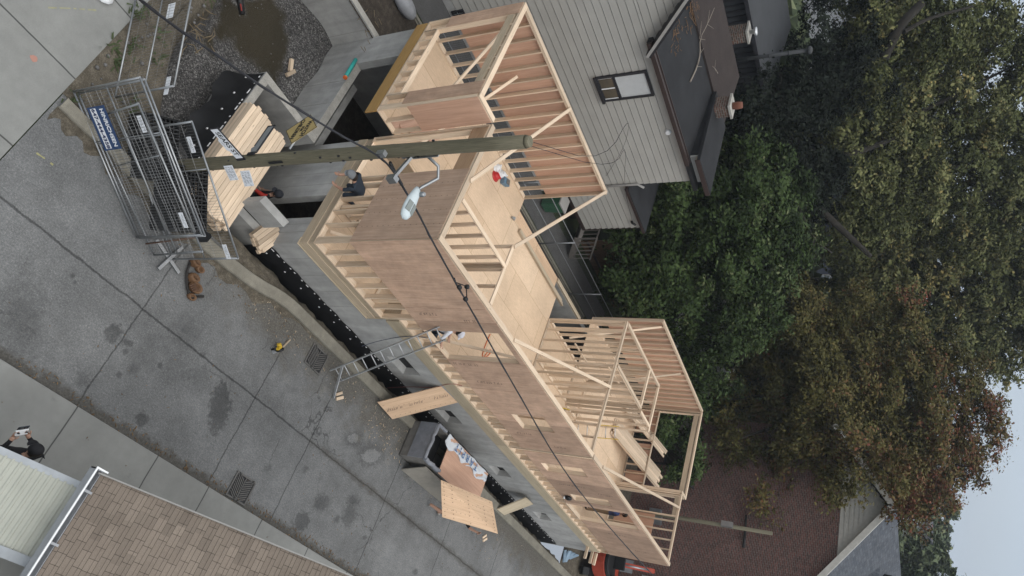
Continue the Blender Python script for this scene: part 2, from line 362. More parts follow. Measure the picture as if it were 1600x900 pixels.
m = MB(); m.poly([(HX0-.02, HY1-.02, -.02), (HX1-.012, HY1-.02, -.02), (HX1-.012, 9.1, -.02), (HX0-.02, 9.1, -.02)]); st(m.build('side_yard', DIRT_D))
m = MB(); m.poly([(HX0+.3, -1.25, -.015), (24, -1.25, -.015), (24, HY0+.01, -.015), (HX0+.3, HY0+.01, -.015)]); st(m.build('kerb_dirt', DIRT))
# kerb along the building side, sweeping round the corner to the front pavement
kp = [G(*p) for p in ((96, 160), (128, 192), (165, 225), (200, 262), (228, 291), (275, 335), (312, 375), (346, 404), (398, 444))]
kp += [Vector((x, -.73, 0)) for x in (1.2, 2.5, 5, 8, 11, 14, 17, 20, 24)]
def smooth(pts, k=2):
    for _ in range(k):
        o = [pts[0]]
        for a, b in zip(pts, pts[1:]): o += [a*.75+b*.25, a*.25+b*.75]
        pts = o+[pts[-1]]
    return pts
kp = smooth(kp)
m = MB(); prof = [(-.15, -.25), (-.15, .07), (-.13, .095), (.13, .1), (.15, .08), (.15, -.5)]; prev = None
for i, p in enumerate(kp):
    t = (kp[min(i+1, len(kp)-1)]-kp[max(i-1, 0)]).normalized(); nrm = Vector((-t.y, t.x, 0)); wd = .8 if i < 12 else 1
    n_ = m.add([p + nrm*a*wd + Vector((0, 0, b)) for a, b in prof])
    if prev is not None:
        for k in range(len(prof)-1): m.face((prev+k, prev+k+1, n_+k+1, n_+k), None, .5, 0)
    prev = n_
st(m.build('kerb', CONC_K))
# gutter dirt against the curved kerb
m = MB(); gp = kp[:44]; prev = None
for i, p in enumerate(gp):
    t = (gp[min(i+1, len(gp)-1)]-gp[max(i-1, 0)]).normalized(); nrm = Vector((-t.y, t.x, 0)); w = (.22+.10*math.sin(i*1.7))*(1 if i < 36 else (44-i)/8)
    n_ = m.add([p-nrm*.10+Vector((0, 0, .012)), p-nrm*(.12+w)+Vector((0, 0, .006))])
    if prev is not None: m.face((prev, prev+1, n_+1, n_), None)
    prev = n_
st(m.build('gutter_dirt', DIRT))
# trench between kerb and foundation, soil bench
m = MB(); xs = np.linspace(-2.3, 20.6, 120)
pr = [(-.62, .0), (-.50, -.03), (-.40, -.10), (-.31, -.45), (-.24, -1.0), (-.2, -1.7), (.0, -1.7)]; prev = None
for x in xs:
    j = [random.uniform(-.035, .035) for _ in pr]; j[0] = j[-1] = 0
    n_ = m.add([(x, a+jj, b+jj*.5) for (a, b), jj in zip(pr, j)])
    if prev is not None:
        for k in range(len(pr)-1): m.face((prev+k, prev+k+1, n_+k+1, n_+k), None, .5, 0, True)
    prev = n_
st(m.build('trench_soil', DIRT))
# excavated front yard: gravel bed with an earth bank
def hyard(x, y):
    if x > -2.4 and y < 3.1: return -2.5
    edge = -4.05-.10*y+.12*math.sin(y*2.3)
    t = min(1, max(0, (x-edge+.25)/1.1)); t = t*t*(3-2*t)
    d = -1.5*t
    s_ = min(1, max(0, (y-.15)/1.2)); d *= (.15+.85*s_) if x < -2.4 else 1
    d += .05*math.sin(x*3.1+y*1.7)+.04*math.sin(y*4.3-x*2.2)*t
    return d
m = MB(); m.grid(HX0, -.42, -.62, HY1, 70, 110, hyard)
gv = m.build('gravel_yard', [GRAVEL, DIRT]); st(gv)
for pl in gv.data.polygons:
    c = pl.center
    if c.z > -.55 + .12*math.sin(c.y*5+c.x*3) and c.x < -3.3+.15*math.sin(c.y*4): pl.material_index = 1
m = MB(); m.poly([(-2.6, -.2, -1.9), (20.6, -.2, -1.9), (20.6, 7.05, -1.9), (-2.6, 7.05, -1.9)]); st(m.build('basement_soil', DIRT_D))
# ------------------------------------------------------------------ text helper (flat lettering, turned into mesh)
def text_mesh(s_, size, M, mat, name='lettering', parent=None, depth=.002, bold=0.0, sx=1.0):
    cu = bpy.data.curves.new('t', 'FONT'); cu.body = s_; cu.size = size; cu.align_x = 'CENTER'; cu.align_y = 'CENTER'; cu.extrude = depth; cu.offset = bold
    tmp = bpy.data.objects.new('t', cu); C.objects.link(tmp); dg = bpy.context.evaluated_depsgraph_get()
    me = bpy.data.meshes.new_from_object(tmp.evaluated_get(dg)); bpy.data.objects.remove(tmp); bpy.data.curves.remove(cu)
    me.transform(M @ Matrix.Diagonal((sx, 1, 1, 1))); me.materials.clear(); me.materials.append(mat); me.name = name
    o = bpy.data.objects.new(name, me); C.objects.link(o)
    if parent is not None: o.parent = parent
    return o
def frame(c, right, up):
    r = Vector(right).normalized(); u = Vector(up).normalized(); n = r.cross(u).normalized(); u = n.cross(r)
    M = Matrix((r, u, n)).transposed().to_4x4(); M.translation = Vector(c); return M
def scribble(name, M, rows, size, mat, parent, w, seed=3):
    r_ = random.Random(seed); m = MB()
    for i in range(rows):
        y = (rows/2-.5-i)*size*1.45; x = -w/2
        while x < w/2:
            l = size*r_.uniform(.25, .6); k = r_.random()
            if k < .86:
                for (a, b, c, d) in (((x, y-size/2, x+size*.13, y+size/2), (x, y+size*.36, x+l, y+size/2)) if k < .45 else ((x, y-size/2, x+l, y-size*.36), (x+l*.6, y-size*.4, x+l*.6+size*.13, y+size*.4))):
                    pass
                parts = ((x, y-size/2, x+size*.13, y+size/2), (x+size*.14, y+size*.36, x+l, y+size/2)) if k < .45 else ((x, y-size/2, x+l, y-size*.36), (x+l*.6, y-size*.34, x+l*.6+size*.13, y+size*.4))
                for (a, b, c, d) in parts: m.poly([M@Vector((a, b, 0)), M@Vector((c, b, 0)), M@Vector((c, d, 0)), M@Vector((a, d, 0))])
            x += l+size*.18
    return m.build(name, mat, parent)
SIGNB = plain('sign_lettering_black', (.015, .015, .017), .5)
def plate(m, c, right, up, w, h, t=.004, tone=.5, mi=0):
    M = frame(c, right, up); m.obox(c, w, h, t, M.to_3x3(), tone, mi)
# ------------------------------------------------------------------ concrete foundation
FO = thing('concrete_foundation', 'grey poured concrete foundation with black membrane under the timber house frame', 'foundation')
def wall_cells(a0, a1, z0, z1, holes):
    xs = sorted({a0, a1, *[min(max(h[i], a0), a1) for h in holes for i in (0, 1)]}); zs = sorted({z0, z1, *[min(max(h[i], z0), z1) for h in holes for i in (2, 3)]})
    for i in range(len(xs)-1):
        run = None
        for k in range(len(zs)-1):
            cx, cz = (xs[i]+xs[i+1])/2, (zs[k]+zs[k+1])/2
            if any(h[0] < cx < h[1] and h[2] < cz < h[3] for h in holes):
                if run: yield run; run = None
            else: run = (xs[i], xs[i+1], run[2] if run else zs[k], zs[k+1])
        if run: yield run
def cwall(name, ax, f0, f1, a0, a1, z0, z1, holes=(), mats=None, label=None):
    m = MB()
    for (p, q, r, s_) in wall_cells(a0, a1, z0, z1, holes):
        if ax == 'x': m.box(p, q, f0, f1, r, s_, .5)
        else: m.box(f0, f1, p, q, r, s_, .5)
    o = m.build(name, mats or CONC_W, FO); return tag(o, label)
WIN = [(4.9, 5.85, .42, 1.05), (7.95, 8.8, .35, .95), (11.95, 12.75, .35, .95), (16.0, 16.75, .4, .98)]
cwall('foundation_wall', 'x', 0, .2, 0, 3.02, -1.85, 1.0)
cwall('foundation_wall', 'x', 0, .2, 3.02, 19.85, -1.85, 1.6, WIN)
cwall('foundation_wall', 'y', 0, .2, .2, 3.4, -1.85, 1.0, [(.8, 1.52, -2, 1.1)])
cwall('foundation_wall', 'y', 0, .2, 3.4, 5.9, -1.85, -.55)
cwall('foundation_wall', 'x', 6.85, 7.05, .2, 19.85, -1.85, 1.48)
cwall('foundation_wall', 'y', 19.65, 19.85, .2, 6.85, -1.85, 1.58)
cwall('porch_wall', 'y', -.62, -.4, 3.2, 5.9, -1.85, 0)
cwall('porch_wall', 'y', -.62, -.4, 5.9, 7.05, -1.85, 1.65)
cwall('porch_wall', 'x', 6.85, 7.05, -.4, .2, -1.85, 1.6)
cwall('porch_wall', 'y', -2.5, -2.3, .2, 3.0, -1.85, 0)
cwall('porch_wall', 'x', 3.0, 3.2, -2.5, -.4, -1.85, 0)
cwall('porch_wall', 'x', 0, .2, -2.5, 0, -1.85, 0)
cwall('retaining_wall', 'x', 7.05, 7.25, -6, .3, -1.85, .03)
m = MB(); m.hexa([(-1.42, .0, .36), (-.56, .0, .36), (-.50, .21, .36), (-1.36, .21, .36), (-1.42, .0, 1.0), (-.56, .0, 1.0), (-.50, .21, 1.0), (-1.36, .21, 1.0)], .5)
tag(m.build('lintel_block', CONC_W, FO, bevel=.008), 'pale concrete lintel block over board ends')
# lighter rough wall tops, 4 mm skins
m = MB()
for (x0, x1, y0, y1, z) in ((-.62, -.4, 3.2, 5.9, 0), (-2.5, -2.3, .2, 3.0, 0), (-2.5, -.4, 3.0, 3.2, 0), (-6, .3, 7.05, 7.25, .03), (-2.5, -1.45, 0, .2, 0)): m.box(x0+.004, x1-.004, y0+.004, y1-.004, z, z+.005, .5)
m.build('wall_cap', CONC_T, FO)
# form lines on the retaining wall and porch walls
FLB = [(x, x+.012, 7.045, 7.052, -1.6, .03) for x in (-4.4, -3.2, -2.0, -.9)]+[(-.626, -.618, y, y+.012, -1.6, 0) for y in (4.3, 5.2)]
FLB += [(x, x+.008, -.004, .002, .05, 1.0 if x < 3 else 1.6) for x in (.55, 1.2, 1.85, 2.5, 6.6, 9.6, 10.9, 14.2, 18)]+[(-.004, .002, y, y+.008, -1.6, 1.0) for y in (.35, .6, 1.9, 2.3, 2.75)]
for b_ in FLB: m = MB(); m.box(*b_); m.build('form_line', plain('form_line_grey', (.27, .265, .25), .9), FO)
# sloped splays and black sheets painted for the dark inside of the basement windows
for (x0, x1, z0, z1) in WIN:
    m = MB(); m.hexa([(x0, .004, z0), (x1, .004, z0), (x1, .19, z0), (x0, .19, z0), (x0, .005, z0+.01), (x1, .005, z0+.01), (x1, .19, z0+.07), (x0, .19, z0+.07)], .5)
    m.hexa([(x1-.06, .188, z0+.02), (x1-.001, .004, z0+.02), (x1, .19, z0+.02), (x1-.01, .19, z0+.02), (x1-.06, .188, z1), (x1-.001, .004, z1), (x1, .19, z1), (x1-.01, .19, z1)], .5)
    w = m.build('basement_window', CONC_W, FO)
    m = MB(); m.box(x0, x1, .192, .2, z0, z1); m.build('opening', BLACK, w)
# membrane with white washers
def memb(pts_top, pts_bot, off):
    m = MB()
    for i in range(len(pts_top)-1): m.poly([pts_bot[i], pts_bot[i+1], pts_top[i+1], pts_top[i]])
    return m
m = MB(); xs = np.linspace(-.02, 19.7, 160); prev = None
for i, x in enumerate(xs):
    zt = .06+.018*math.sin(i*.9)+random.uniform(-.012, .012); n_ = m.add([(x, -.03-random.uniform(0, .012), -1.7), (x, -.03-random.uniform(0, .012), -.8), (x, -.022-random.uniform(0, .01), -.25), (x, -.012, zt)])
    if prev is not None:
        for k in range(3): m.face((prev+k, n_+k, n_+k+1, prev+k+1), None, .5, 0, True)
    prev = n_
me_ = m.build('membrane', MEMB, FO)
m = MB(); ys = np.linspace(3.15, -.05, 46); prev = None
for i, y in enumerate(ys):
    zt = -.03+random.uniform(-.02, .012); e = .18*math.sin(i*.31)+.10*math.sin(i*.83)
    n_ = m.add([(-2.76-.08*abs(math.sin(i*.2))-e*.25, y, -1.05+.35*(1-y/3.2)), (-2.62, y, -.8+.3*(1-y/3.2)), (-2.53, y, -.35), (-2.512, y, zt)])
    if prev is not None:
        for k in range(3): m.face((prev+k, n_+k, n_+k+1, prev+k+1), None, .5, 0, True)
    prev = n_
m.build('membrane', MEMB, FO)
m = MB()
for k in range(78):
    x = .1+k*.25+random.uniform(-.06, .06); m.box(x, x+random.choice((.035, .05, .10)), -.035, -.028, .015, .04)
    if k % 3 == 0: x += .12; m.box(x, x+.035, -.052, -.04, -.27, -.235)
for k in range(16):
    y = .1+k*.19+random.uniform(-.05, .05); m.box(-2.535, -2.525, y, y+random.choice((.035, .05, .12)), -.10, -.065)
    if k % 3 == 0: m.box(-2.60, -2.575, y, y+.035, -.5, -.46)
m.build('membrane_washer', WASHER, FO)
# ------------------------------------------------------------------ timber house frame
HF = thing('house_frame', 'half built pale timber house frame with plywood sheathing on its long side', 'house frame')
ZT = 4.95
def fwall(ax, f0, f1, a0, a1, zb, zt, holes=(), studs=None, sp=.406, skip=(), sheet=None, sheet_out=-1, sheetmat=None, name='framed_wall', hdr=True, bottom=True, lab=None, dbl=True, plate=SPF, top=True):
    """framed wall as a part; studs, headers, sheathing sheets are its sub-parts"""
    def bx(m, p, q, z0, z1, g0=f0, g1=f1, axis=None, tone=None):
        if ax == 'x': m.box(p, q, g0, g1, z0, z1, tone, 0, axis)
        else: m.box(g0, g1, p, q, z0, z1, tone, 0, {0: 1, 1: 0, 2: 2, None: None}[axis])
    m = MB()
    bx(m, a0, a1, zt-.038, zt, axis=0)
    w = m.build(name, plate, HF); tag(w, lab)
    if dbl: m = MB(); bx(m, a0+.02, a1-.02, zt-.078, zt-.04, axis=0); m.build('top_plate', plate, w)
    if bottom: m = MB(); bx(m, a0, a1, zb, zb+.038, axis=0); m.build('bottom_plate', plate, w)
    zs0 = zb+.038 if bottom else zb; zs1 = zt-(.078 if dbl else .038)
    n = max(1, round((a1-a0-.04)/sp)); pos = studs if studs is not None else [a0+.001+i*(a1-a0-.04)/n for i in range(n+1)]
    extra = [h[0]-.039 for h in holes]+[h[1]+.001 for h in holes]
    for q in sorted(list(pos)+extra):
        if any(s_[0]-.02 < q < s_[1]-.02 for s_ in skip): continue
        segs = [(zs0, zs1)]
        for h in holes:
            if h[0]-.03 < q < h[1]-.005 and q not in extra:
                segs = [x for (u, v) in segs for x in ((u, min(v, h[2]-.04)), (max(u, h[3]+.2), v)) if x[1]-x[0] > .06]
        for (u, v) in segs:
            m = MB(); bx(m, q, q+.038, u, v, f0+.002, f1-.002, 2); m.build('stud', SPF, w)
    for h in holes:
        m = MB(); bx(m, h[0]-.001, h[1]+.001, h[2]-.038, h[2], axis=0); m.build('window_sill', SPF, w)
        if hdr: m = MB(); bx(m, h[0]-.001, h[1]+.001, h[3], min(h[3]+.2, zs1), axis=0); m.build('header', SPF_OLD, w)
    if sheet:
        g0, g1 = (f0-.014, f0-.002) if sheet_out < 0 else (f1+.002, f1+.014)
        for (p, q, z0, z1) in sheet:
            m = MB(); tn = random.random(); uo = random.random()*9
            for c in wall_cells(p+.005, q-.004, z0, z1, holes): bx(m, c[0], c[1], c[2], c[3], g0, g1, 2, tn)
            # continuous grain over the cells
            me_uv = []
            for fi, f in enumerate(m.f): m.uv[fi] = [((m.v[i][2]+uo), (m.v[i][0] if ax == 'x' else m.v[i][1])+uo) for i in f]
            m.build('plywood_sheet', sheetmat or PLYX, w)
    return w
# rims / sills
def part(name, mat, boxes, parent=None, tone=None, axis=None, bevel=0):
    for b in boxes: m = MB(); m.box(*b, tone, 0, axis); m.build(name, mat, parent or HF, bevel)
part('rim_board', SPF_OLD, [(-.004, 3.0, -.004, .036, 1.002, 1.28), (-.004, .036, .036, 3.42, 1.002, 1.28)])
part('rim_board', SPF_OLD, [(.02, 3.0, .02, .06, 1.283, 1.47), (.02, .06, .06, 3.42, 1.283, 1.47)])
part('sill_plate', TREATED, [(-.03, 3.0, -.03, .17, 1.001, 1.012)])
part('rim_board', TREATED, [(3.06, 10.0, -.03, .06, 1.602, 2.02), (10.006, 19.62, -.03, .06, 1.602, 2.02)])
part('rim_board', SPF_OLD, [(2.98, 3.03, .0, .14, 1.01, 2.02)])
part('floor_deck', DECK, [(.08, 3.0, .08, 3.4, 1.44, 1.465)])
m = MB()
for (x0, x1, y0, y1) in ((3.0, 19.6, .06, 2.9), (3.0, 20.05, 2.9, 4.85), (3.0, 9.9, 4.85, 5.95), (.06, 3.0, 3.4, 6.9), (3.0, 6.0, 5.95, 6.9), (-.73, .06, 3.55, 6.9), (13.0, 20.05, 4.85, 7.0)):
    m.box(x0, x1, y0, y1, 2.003, 2.025)
m2 = [(3.0, 3.04, .06, 3.4, 1.465, 2.0), (.06, 3.0, 3.4, 3.44, 1.465, 2.0), (6.0, 9.9, 5.91, 5.95, 1.5, 2.0), (9.86, 9.9, 4.9, 5.95, 1.5, 2.0), (5.96, 6.0, 5.95, 6.9, 1.5, 2.0)]
m.build('floor_deck', DECK, HF); part('rim_board', SPF_OLD, m2)
part('bay_beam', LVL, [(-.77, -.73, 3.5, 6.95, 1.655, 2.0)], axis=1)
part('floor_ledge', PLYT, [(6.0, 8.4, 5.953, 7.04, 1.485, 1.505), (8.41, 10.4, 5.953, 7.04, 1.485, 1.505)], axis=0)
part('rim_board', SPF_OLD, [(10.41, 13.0, 6.86, 6.95, 1.485, 1.56), (10.41, 13.0, 6.97, 7.04, 1.485, 1.55)])
part('joist', SPF_OLD, [(x, x+.045, .1, 5.9, 1.66, 1.99) for x in np.arange(3.3, 9.7, .406)])
# long wall (three panels)
O1 = (3.42, 4.80, 2.56, 4.76); W1 = (7.68, 8.6, 3.2, 4.25); W2 = (11.0, 11.64, 2.8, 4.25); W3 = (13.4, 14.0, 2.95, 4.35); D2 = (14.42, 15.95, 2.42, 4.75)
fwall('x', 0, .14, 0, 3.0, 1.472, ZT, sheet=[(-.014, 2.44, 2.56, 4.9), (2.445, 3.0, 2.56, 4.9)], lab='front length of long wall with tall open studs')
fwall('x', 0, .14, 3.0, 10.05, 2.022, ZT, [O1, W1], sheet=[(3.0, 4.85, 2.54, 4.9), (4.855, 6.3, 2.54, 4.9), (6.305, 8.15, 2.54, 4.9), (8.155, 10.0, 2.54, 4.9)])
fwall('x', 0, .14, 10.12, 19.62, 2.022, ZT, [W2, W3, D2], sheet=[(10.19, 12.3, 2.50, 4.9), (12.305, 14.2, 2.5, 4.9), (14.205, 16.6, 2.48, 4.9), (16.605, 19.62, 2.46, 4.9)])
for (x, z, w_) in ((2.7, 3.1, .5), (2.95, 4.2, .3), (5.0, 3.0, .7), (5.9, 3.3, .8), (8.9, 3.1, .5), (9.6, 4.0, .4), (12.6, 3.3, .9), (13.0, 4.4, .5), (16.9, 3.6, .7), (18.4, 4.2, .6)):
    scribble('stamp', frame((x, -.0152, z), (0, 0, 1), (-1, 0, 0)), 1, .095, plain('faded_print', (.07, .045, .035), .8), HF, w_, int(x*10))
# front wall
fwall('y', 0, .14, .145, 3.46, 1.472, ZT, [(2.06, 3.3, 1.52, 4.45)], sheet=[(.03, 2.03, 2.56, 4.9)], sheetmat=PLYX_D, hdr=False)
part('header', LVLB, [(-.012, .13, 2.0, 3.35, 4.45, 4.868)], axis=1)
# bay
fwall('x', 3.5, 3.64, -.77, -.0, 2.03, ZT, sheet=[(-.77, 0, 2.95, 4.9)], sheetmat=PLYR, sp=.33)
fwall('y', -.77, -.63, 3.645, 6.99, 2.03, ZT, [(4.05, 6.55, 2.5, 4.6)], sheet=[(3.6, 4.04, 2.75, 4.9), (6.56, 7.0, 2.75, 4.9)], sheetmat=PLYX)
fwall('x', 6.85, 6.99, -.63, 5.95, 2.03, ZT, sheet=[(-.6, 1.8, 2.82, 4.9), (1.805, 4.2, 2.82, 4.9), (4.205, 5.95, 2.82, 4.9)], sheet_out=1, sheetmat=PLYR, lab='far wall with red brown plywood behind its studs')
# closet walls by the front corner
fwall('x', 1.2, 1.3, .16, 2.5, 2.03 if False else 1.47, ZT, dbl=False)
fwall('y', 2.42, 2.52, .16, 1.19, 1.47, ZT, dbl=False); fwall('y', 2.42, 2.52, 1.31, 1.9, 1.47, ZT, dbl=False)
# rear partitions
fwall('y', 9.88, 9.98, .16, 4.86, 2.03, ZT); fwall('x', 4.8, 4.9, 10.05, 14.15, 2.03, ZT)
fwall('y', 14.05, 14.15, 2.95, 4.78, 2.03, ZT, sp=.6); fwall('x', 3.2, 3.3, 10.1, 12.9, 2.03, ZT, sp=.5); fwall('y', 12.8, 12.9, 3.32, 4.78, 2.03, ZT, sp=.45); fwall('x', 3.1, 3.2, 12.95, 14.04, 2.03, ZT, sp=.5)
# far rear wall and rear end
fwall('x', 6.98, 7.1, 13.0, 20.05, 2.03, ZT, sheet=[(13.0, 15.4, 2.5, 4.9), (15.405, 17.8, 2.5, 4.9), (17.805, 20.05, 2.5, 4.9)], sheet_out=1, sheetmat=PLYR, sp=.38)
fwall('y', 19.95, 20.07, 2.92, 6.96, 2.03, ZT, [(3.1, 6.8, 3.05, 4.62)], sheet=[(2.92, 3.9, 2.1, 3.02), (4.6, 5.2, 2.1, 3.02), (5.7, 6.9, 2.1, 3.02)], sheet_out=1, sheetmat=PLYR, lab='rear wall with one wide window opening')
fwall('x', 2.9, 3.02, 19.36, 19.94, 2.03, ZT, sp=.3); fwall('y', 19.36, 19.48, .16, 2.88, 2.03, ZT, [(1.95, 2.75, 2.2, 4.7)], sheet=[(.0, 1.9, 2.3, 4.0)], sheet_out=1, sheetmat=PLYR)
# header beams lifted proud over the bay and rear
# diagonal braces
def brace(a, b, w=.09, h=.035, mat=SPF):
    m = MB(); m.beam(a, b, w, h); return m.build('brace', mat, HF)
B = lambda p, z: G(*p, z)
def BZ(p, z, dz=.03): q = G(*p, z); q.z += dz; return q
brace((2.47, 1.86, ZT+.02), (5.85, 6.9, ZT+.02)); brace((.1, 1.74, ZT+.02), (2.55, 6.9, ZT+.02))
brace((-.7, 4.2, ZT-.1), (.9, 5.3, 2.1), .08); brace((-.7, 6.3, ZT-.25), (-.1, 3.72, 2.9), .08); brace((.75, 3.75, 2.08), (1.2, 6.82, 3.9), .08)
brace((3.85, .1, ZT+.02), (9.93, 2.35, ZT+.02)); brace((10.9, .1, ZT+.02), (19.4, 2.3, ZT+.02))
brace((12.6, 6.6, 4.9) if False else (13.3, 6.95, 4.8), (11.4, 5.05, 2.2), .07); brace((16.7, 6.95, 4.75), (14.6, 5.0, 2.2), .07)
brace((.2, .5, 1.55), (2.2, 1.1, 3.2), .07); brace((4.2, .3, 2.1), (6.2, .9, 4.2), .07)
# small noggin boards between rear studs
for (x, y, z) in ((11.2, 4.75, 2.6), (12.4, 4.75, 3.4), (13.4, 4.75, 2.8)):
    m = MB(); m.beam((x, y-.05, z), (x+.5, y-.6, z+.5), .08, .035); m.build('brace', SPF, HF)
# ------------------------------------------------------------------ neighbouring houses
SIDING = plain('grey_white_siding', (.345, .335, .31), .6, 0, .07, 1.5)
TRIM_B = plain('brown_trim', (.036, .024, .022), .5, 0, .12)
TRIM_D = plain('dark_trim', (.022, .022, .026), .45, 0, .12)
TRIM_W = plain('pale_trim', (.30, .29, .275), .5, 0, .08)
ROOF_D = plain('dark_membrane_roof', (.020, .0205, .0225), .85, 0, .3, 1.2, .15, fine=.1)
ROOF_B = plain('brown_membrane_roof', (.036, .0285, .0265), .9, 0, .2, 1.2, .15, fine=.15)
DARKWALL = plain('dark_ribbed_wall', (.030, .032, .036), .6, 0, .2, 2)
OLDWOOD = wood('grey_old_boards', (.10, .092, .085), (.17, .155, .14), grain=1.4)
BROWNWOOD = wood('brown_fence_boards', (.075, .045, .03), (.13, .085, .055), grain=1.4)
def brick_mat(name, c1, c2, mortar, axes, w=.22, h=.078, ms=.012):
    n = N(name); p = n.pos(); x = n.xyz(p); cmb = n.n('ShaderNodeCombineXYZ'); n.l(x[axes[0]] if axes[0] < 3 else n.math('ADD', x[0], x[1]), cmb.inputs[0]); n.l(x[axes[1]], cmb.inputs[1])
    br = n.n('ShaderNodeTexBrick'); n.l(cmb.outputs[0], br.inputs['Vector']); br.inputs['Scale'].default_value = 1; br.inputs['Brick Width'].default_value = w; br.inputs['Row Height'].default_value = h
    br.inputs['Mortar Size'].default_value = ms; br.inputs['Color1'].default_value = (*c1, 1); br.inputs['Color2'].default_value = (*c2, 1); br.inputs['Mortar'].default_value = (*mortar, 1)
    b = n.noise(p, .35, 5); d = n.noise(p, 6, 3)
    n.col(n.mul(br.outputs['Color'], n.math('MULTIPLY', n.rng(b, .3, .7, .8, 1.15), n.rng(d, .3, .7, .75, 1.2)))); n.rough(.9); return n.m
def shingle_mat(name, c1, c2, axis_u, axis_s, slope, w, h, dark=.55):
    n = N(name); p = n.pos(); x = n.xyz(p); cmb = n.n('ShaderNodeCombineXYZ'); n.l(x[axis_u], cmb.inputs[0]); n.l(n.math('MULTIPLY', x[axis_s], slope), cmb.inputs[1])
    br = n.n('ShaderNodeTexBrick'); n.l(cmb.outputs[0], br.inputs['Vector']); br.inputs['Scale'].default_value = 1; br.inputs['Brick Width'].default_value = w; br.inputs['Row Height'].default_value = h
    br.inputs['Mortar Size'].default_value = .004; br.inputs['Color1'].default_value = (*c1, 1); br.inputs['Color2'].default_value = (*c2, 1); br.inputs['Mortar'].default_value = (*[c*.35 for c in c1], 1)
    br.offset_frequency = 2; br.offset = .37; br.squash_frequency = 3; br.squash = .72
    br2 = n.n('ShaderNodeTexBrick'); n.l(n.mapv(cmb.outputs[0], (1, 1, 1), (.13, 0, 0)), br2.inputs['Vector']); br2.inputs['Scale'].default_value = 1; br2.inputs['Brick Width'].default_value = w*1.63; br2.inputs['Row Height'].default_value = h
    br2.inputs['Mortar Size'].default_value = 0; br2.inputs['Color1'].default_value = (.86, .86, .86, 1); br2.inputs['Color2'].default_value = (1.12, 1.12, 1.12, 1)
    g = n.noise(p, 130, 2, .7); b = n.noise(p, .8, 4)
    c = n.mix(1.0, br.outputs['Color'], br2.outputs['Color'], 'MULTIPLY')
    n.col(n.mul(c, n.math('MULTIPLY', n.rng(g, .3, .7, .8, 1.2), n.rng(b, .3, .7, .9, 1.1)))); n.rough(.95); n.bump(g, .003, .4); return n.m
def clap(m, x0, x1, y, z0, z1, pitch=.25, th=.05, top=None, sgn=-1):
    """stepped clapboard face towards sgn*Y, extruded along X; top(x) optional sloped upper edge"""
    z = z0
    while z < z1-.01:
        za = min(z+pitch, z1); xa, xb = x0, x1
        if top is not None:
            while xb > xa+.05 and top(xb) < za: xb -= .05
        tn = .5+random.uniform(-.25, .25); zg = z+.024
        m.poly([(xa, y+sgn*th, zg), (xb, y+sgn*th, zg), (xb, y+sgn*th*.6, za), (xa, y+sgn*th*.6, za)], tn)
        m.poly([(xa, y+sgn*.001, zg), (xb, y+sgn*.001, zg), (xb, y+sgn*th, zg), (xa, y+sgn*th, zg)], tn); m.poly([(xa, y+sgn*.001, z), (xb, y+sgn*.001, z), (xb, y+sgn*.001, zg), (xa, y+sgn*.001, zg)], tn); m.poly([(xa, y+sgn*.001, za), (xb, y+sgn*.001, za), (xb, y+sgn*th*.6, za), (xa, y+sgn*th*.6, za)], tn)
        z = za
# --- pale house behind
WH = thing('sided_house', 'grey white clapboard house with a dark flat roof behind the timber frame', 'house', (0, 0, 0))
YW = 10.8
rake = lambda x: 6.2 + max(0, 3.62-x)*.96
m = MB(); clap(m, -4.5, 9.45, YW, .3, 6.15); clap(m, -4.5, 3.62, YW, 6.15, 11.5, top=rake)
m.box(-4.5, 9.4, YW, 16.4, 0, 6.1, .5); m.extrude([(-4.5, YW+.001, 6.1), (3.6, YW+.001, 6.1), (-4.5, YW+.001, 13.8)], (0, 5.6, 0)); m.build('wall', SIDING, WH)
m = MB(); m.box(-4.5, 9.5, YW-.03, YW, 0, .3); m.build('plinth', CONC_W, WH)
m = MB(); m.box(8.3, 9.55, YW-.02, YW+.05, 6.1, 6.62); m.build('wall', SIDING, WH); m = MB(); m.box(8.28, 9.55, YW+.06, YW+3.2, 6.1, 6.62); m.build('upper_wall', ROOF_D, WH); m = MB(); m.box(8.2, 9.95, YW-.3, 14.05, 6.63, 6.74); m.build('upper_roof', ROOF_D, WH)
m = MB(); m.hexa([(3.3, YW-.28, 6.16), (9.75, YW-.28, 6.16), (9.75, 15.2, 6.5), (3.3, 15.2, 6.5), (3.3, YW-.28, 6.3), (9.75, YW-.28, 6.3), (9.75, 15.2, 6.62), (3.3, 15.2, 6.62)], .5)
rf = m.build('roof', ROOF_D, WH)
m = MB(); m.hexa([(3.0, 14.1, 6.5), (10.0, 14.1, 6.5), (10.0, 17.1, 6.7), (3.0, 17.1, 6.7), (3.0, 14.1, 6.62), (10.0, 14.1, 6.62), (10.0, 17.1, 6.82), (3.0, 17.1, 6.82)], .5); m.build('roof_band', ROOF_B, rf)
m = MB(); m.beam((3.3, YW-.32, 6.25), (8.4, YW-.32, 6.25), .12, .14); m.beam((3.3, YW-.2, 6.33), (8.4, YW-.2, 6.33), .03, .05); m.build('gutter', TRIM_B, WH)
m = MB(); m.beam((8.2, YW-.315, 6.64), (9.97, YW-.315, 6.64), .025, .17); m.beam((9.965, YW-.3, 6.64), (9.965, 14, 6.64), .025, .17); m.build('fascia', TRIM_B, WH)
m = MB(); m.beam((3.72, YW-.17, 6.13), (-4.5, YW-.17, 6.13+8.22*.96), .5, .18); m.build('rake_board', TRIM_D, WH)
m = MB(); m.beam((3.70, YW-.44, 6.10), (-4.5, YW-.44, 6.10+8.20*.96), .03, .09); m.build('rake_trim', TRIM_W, WH)
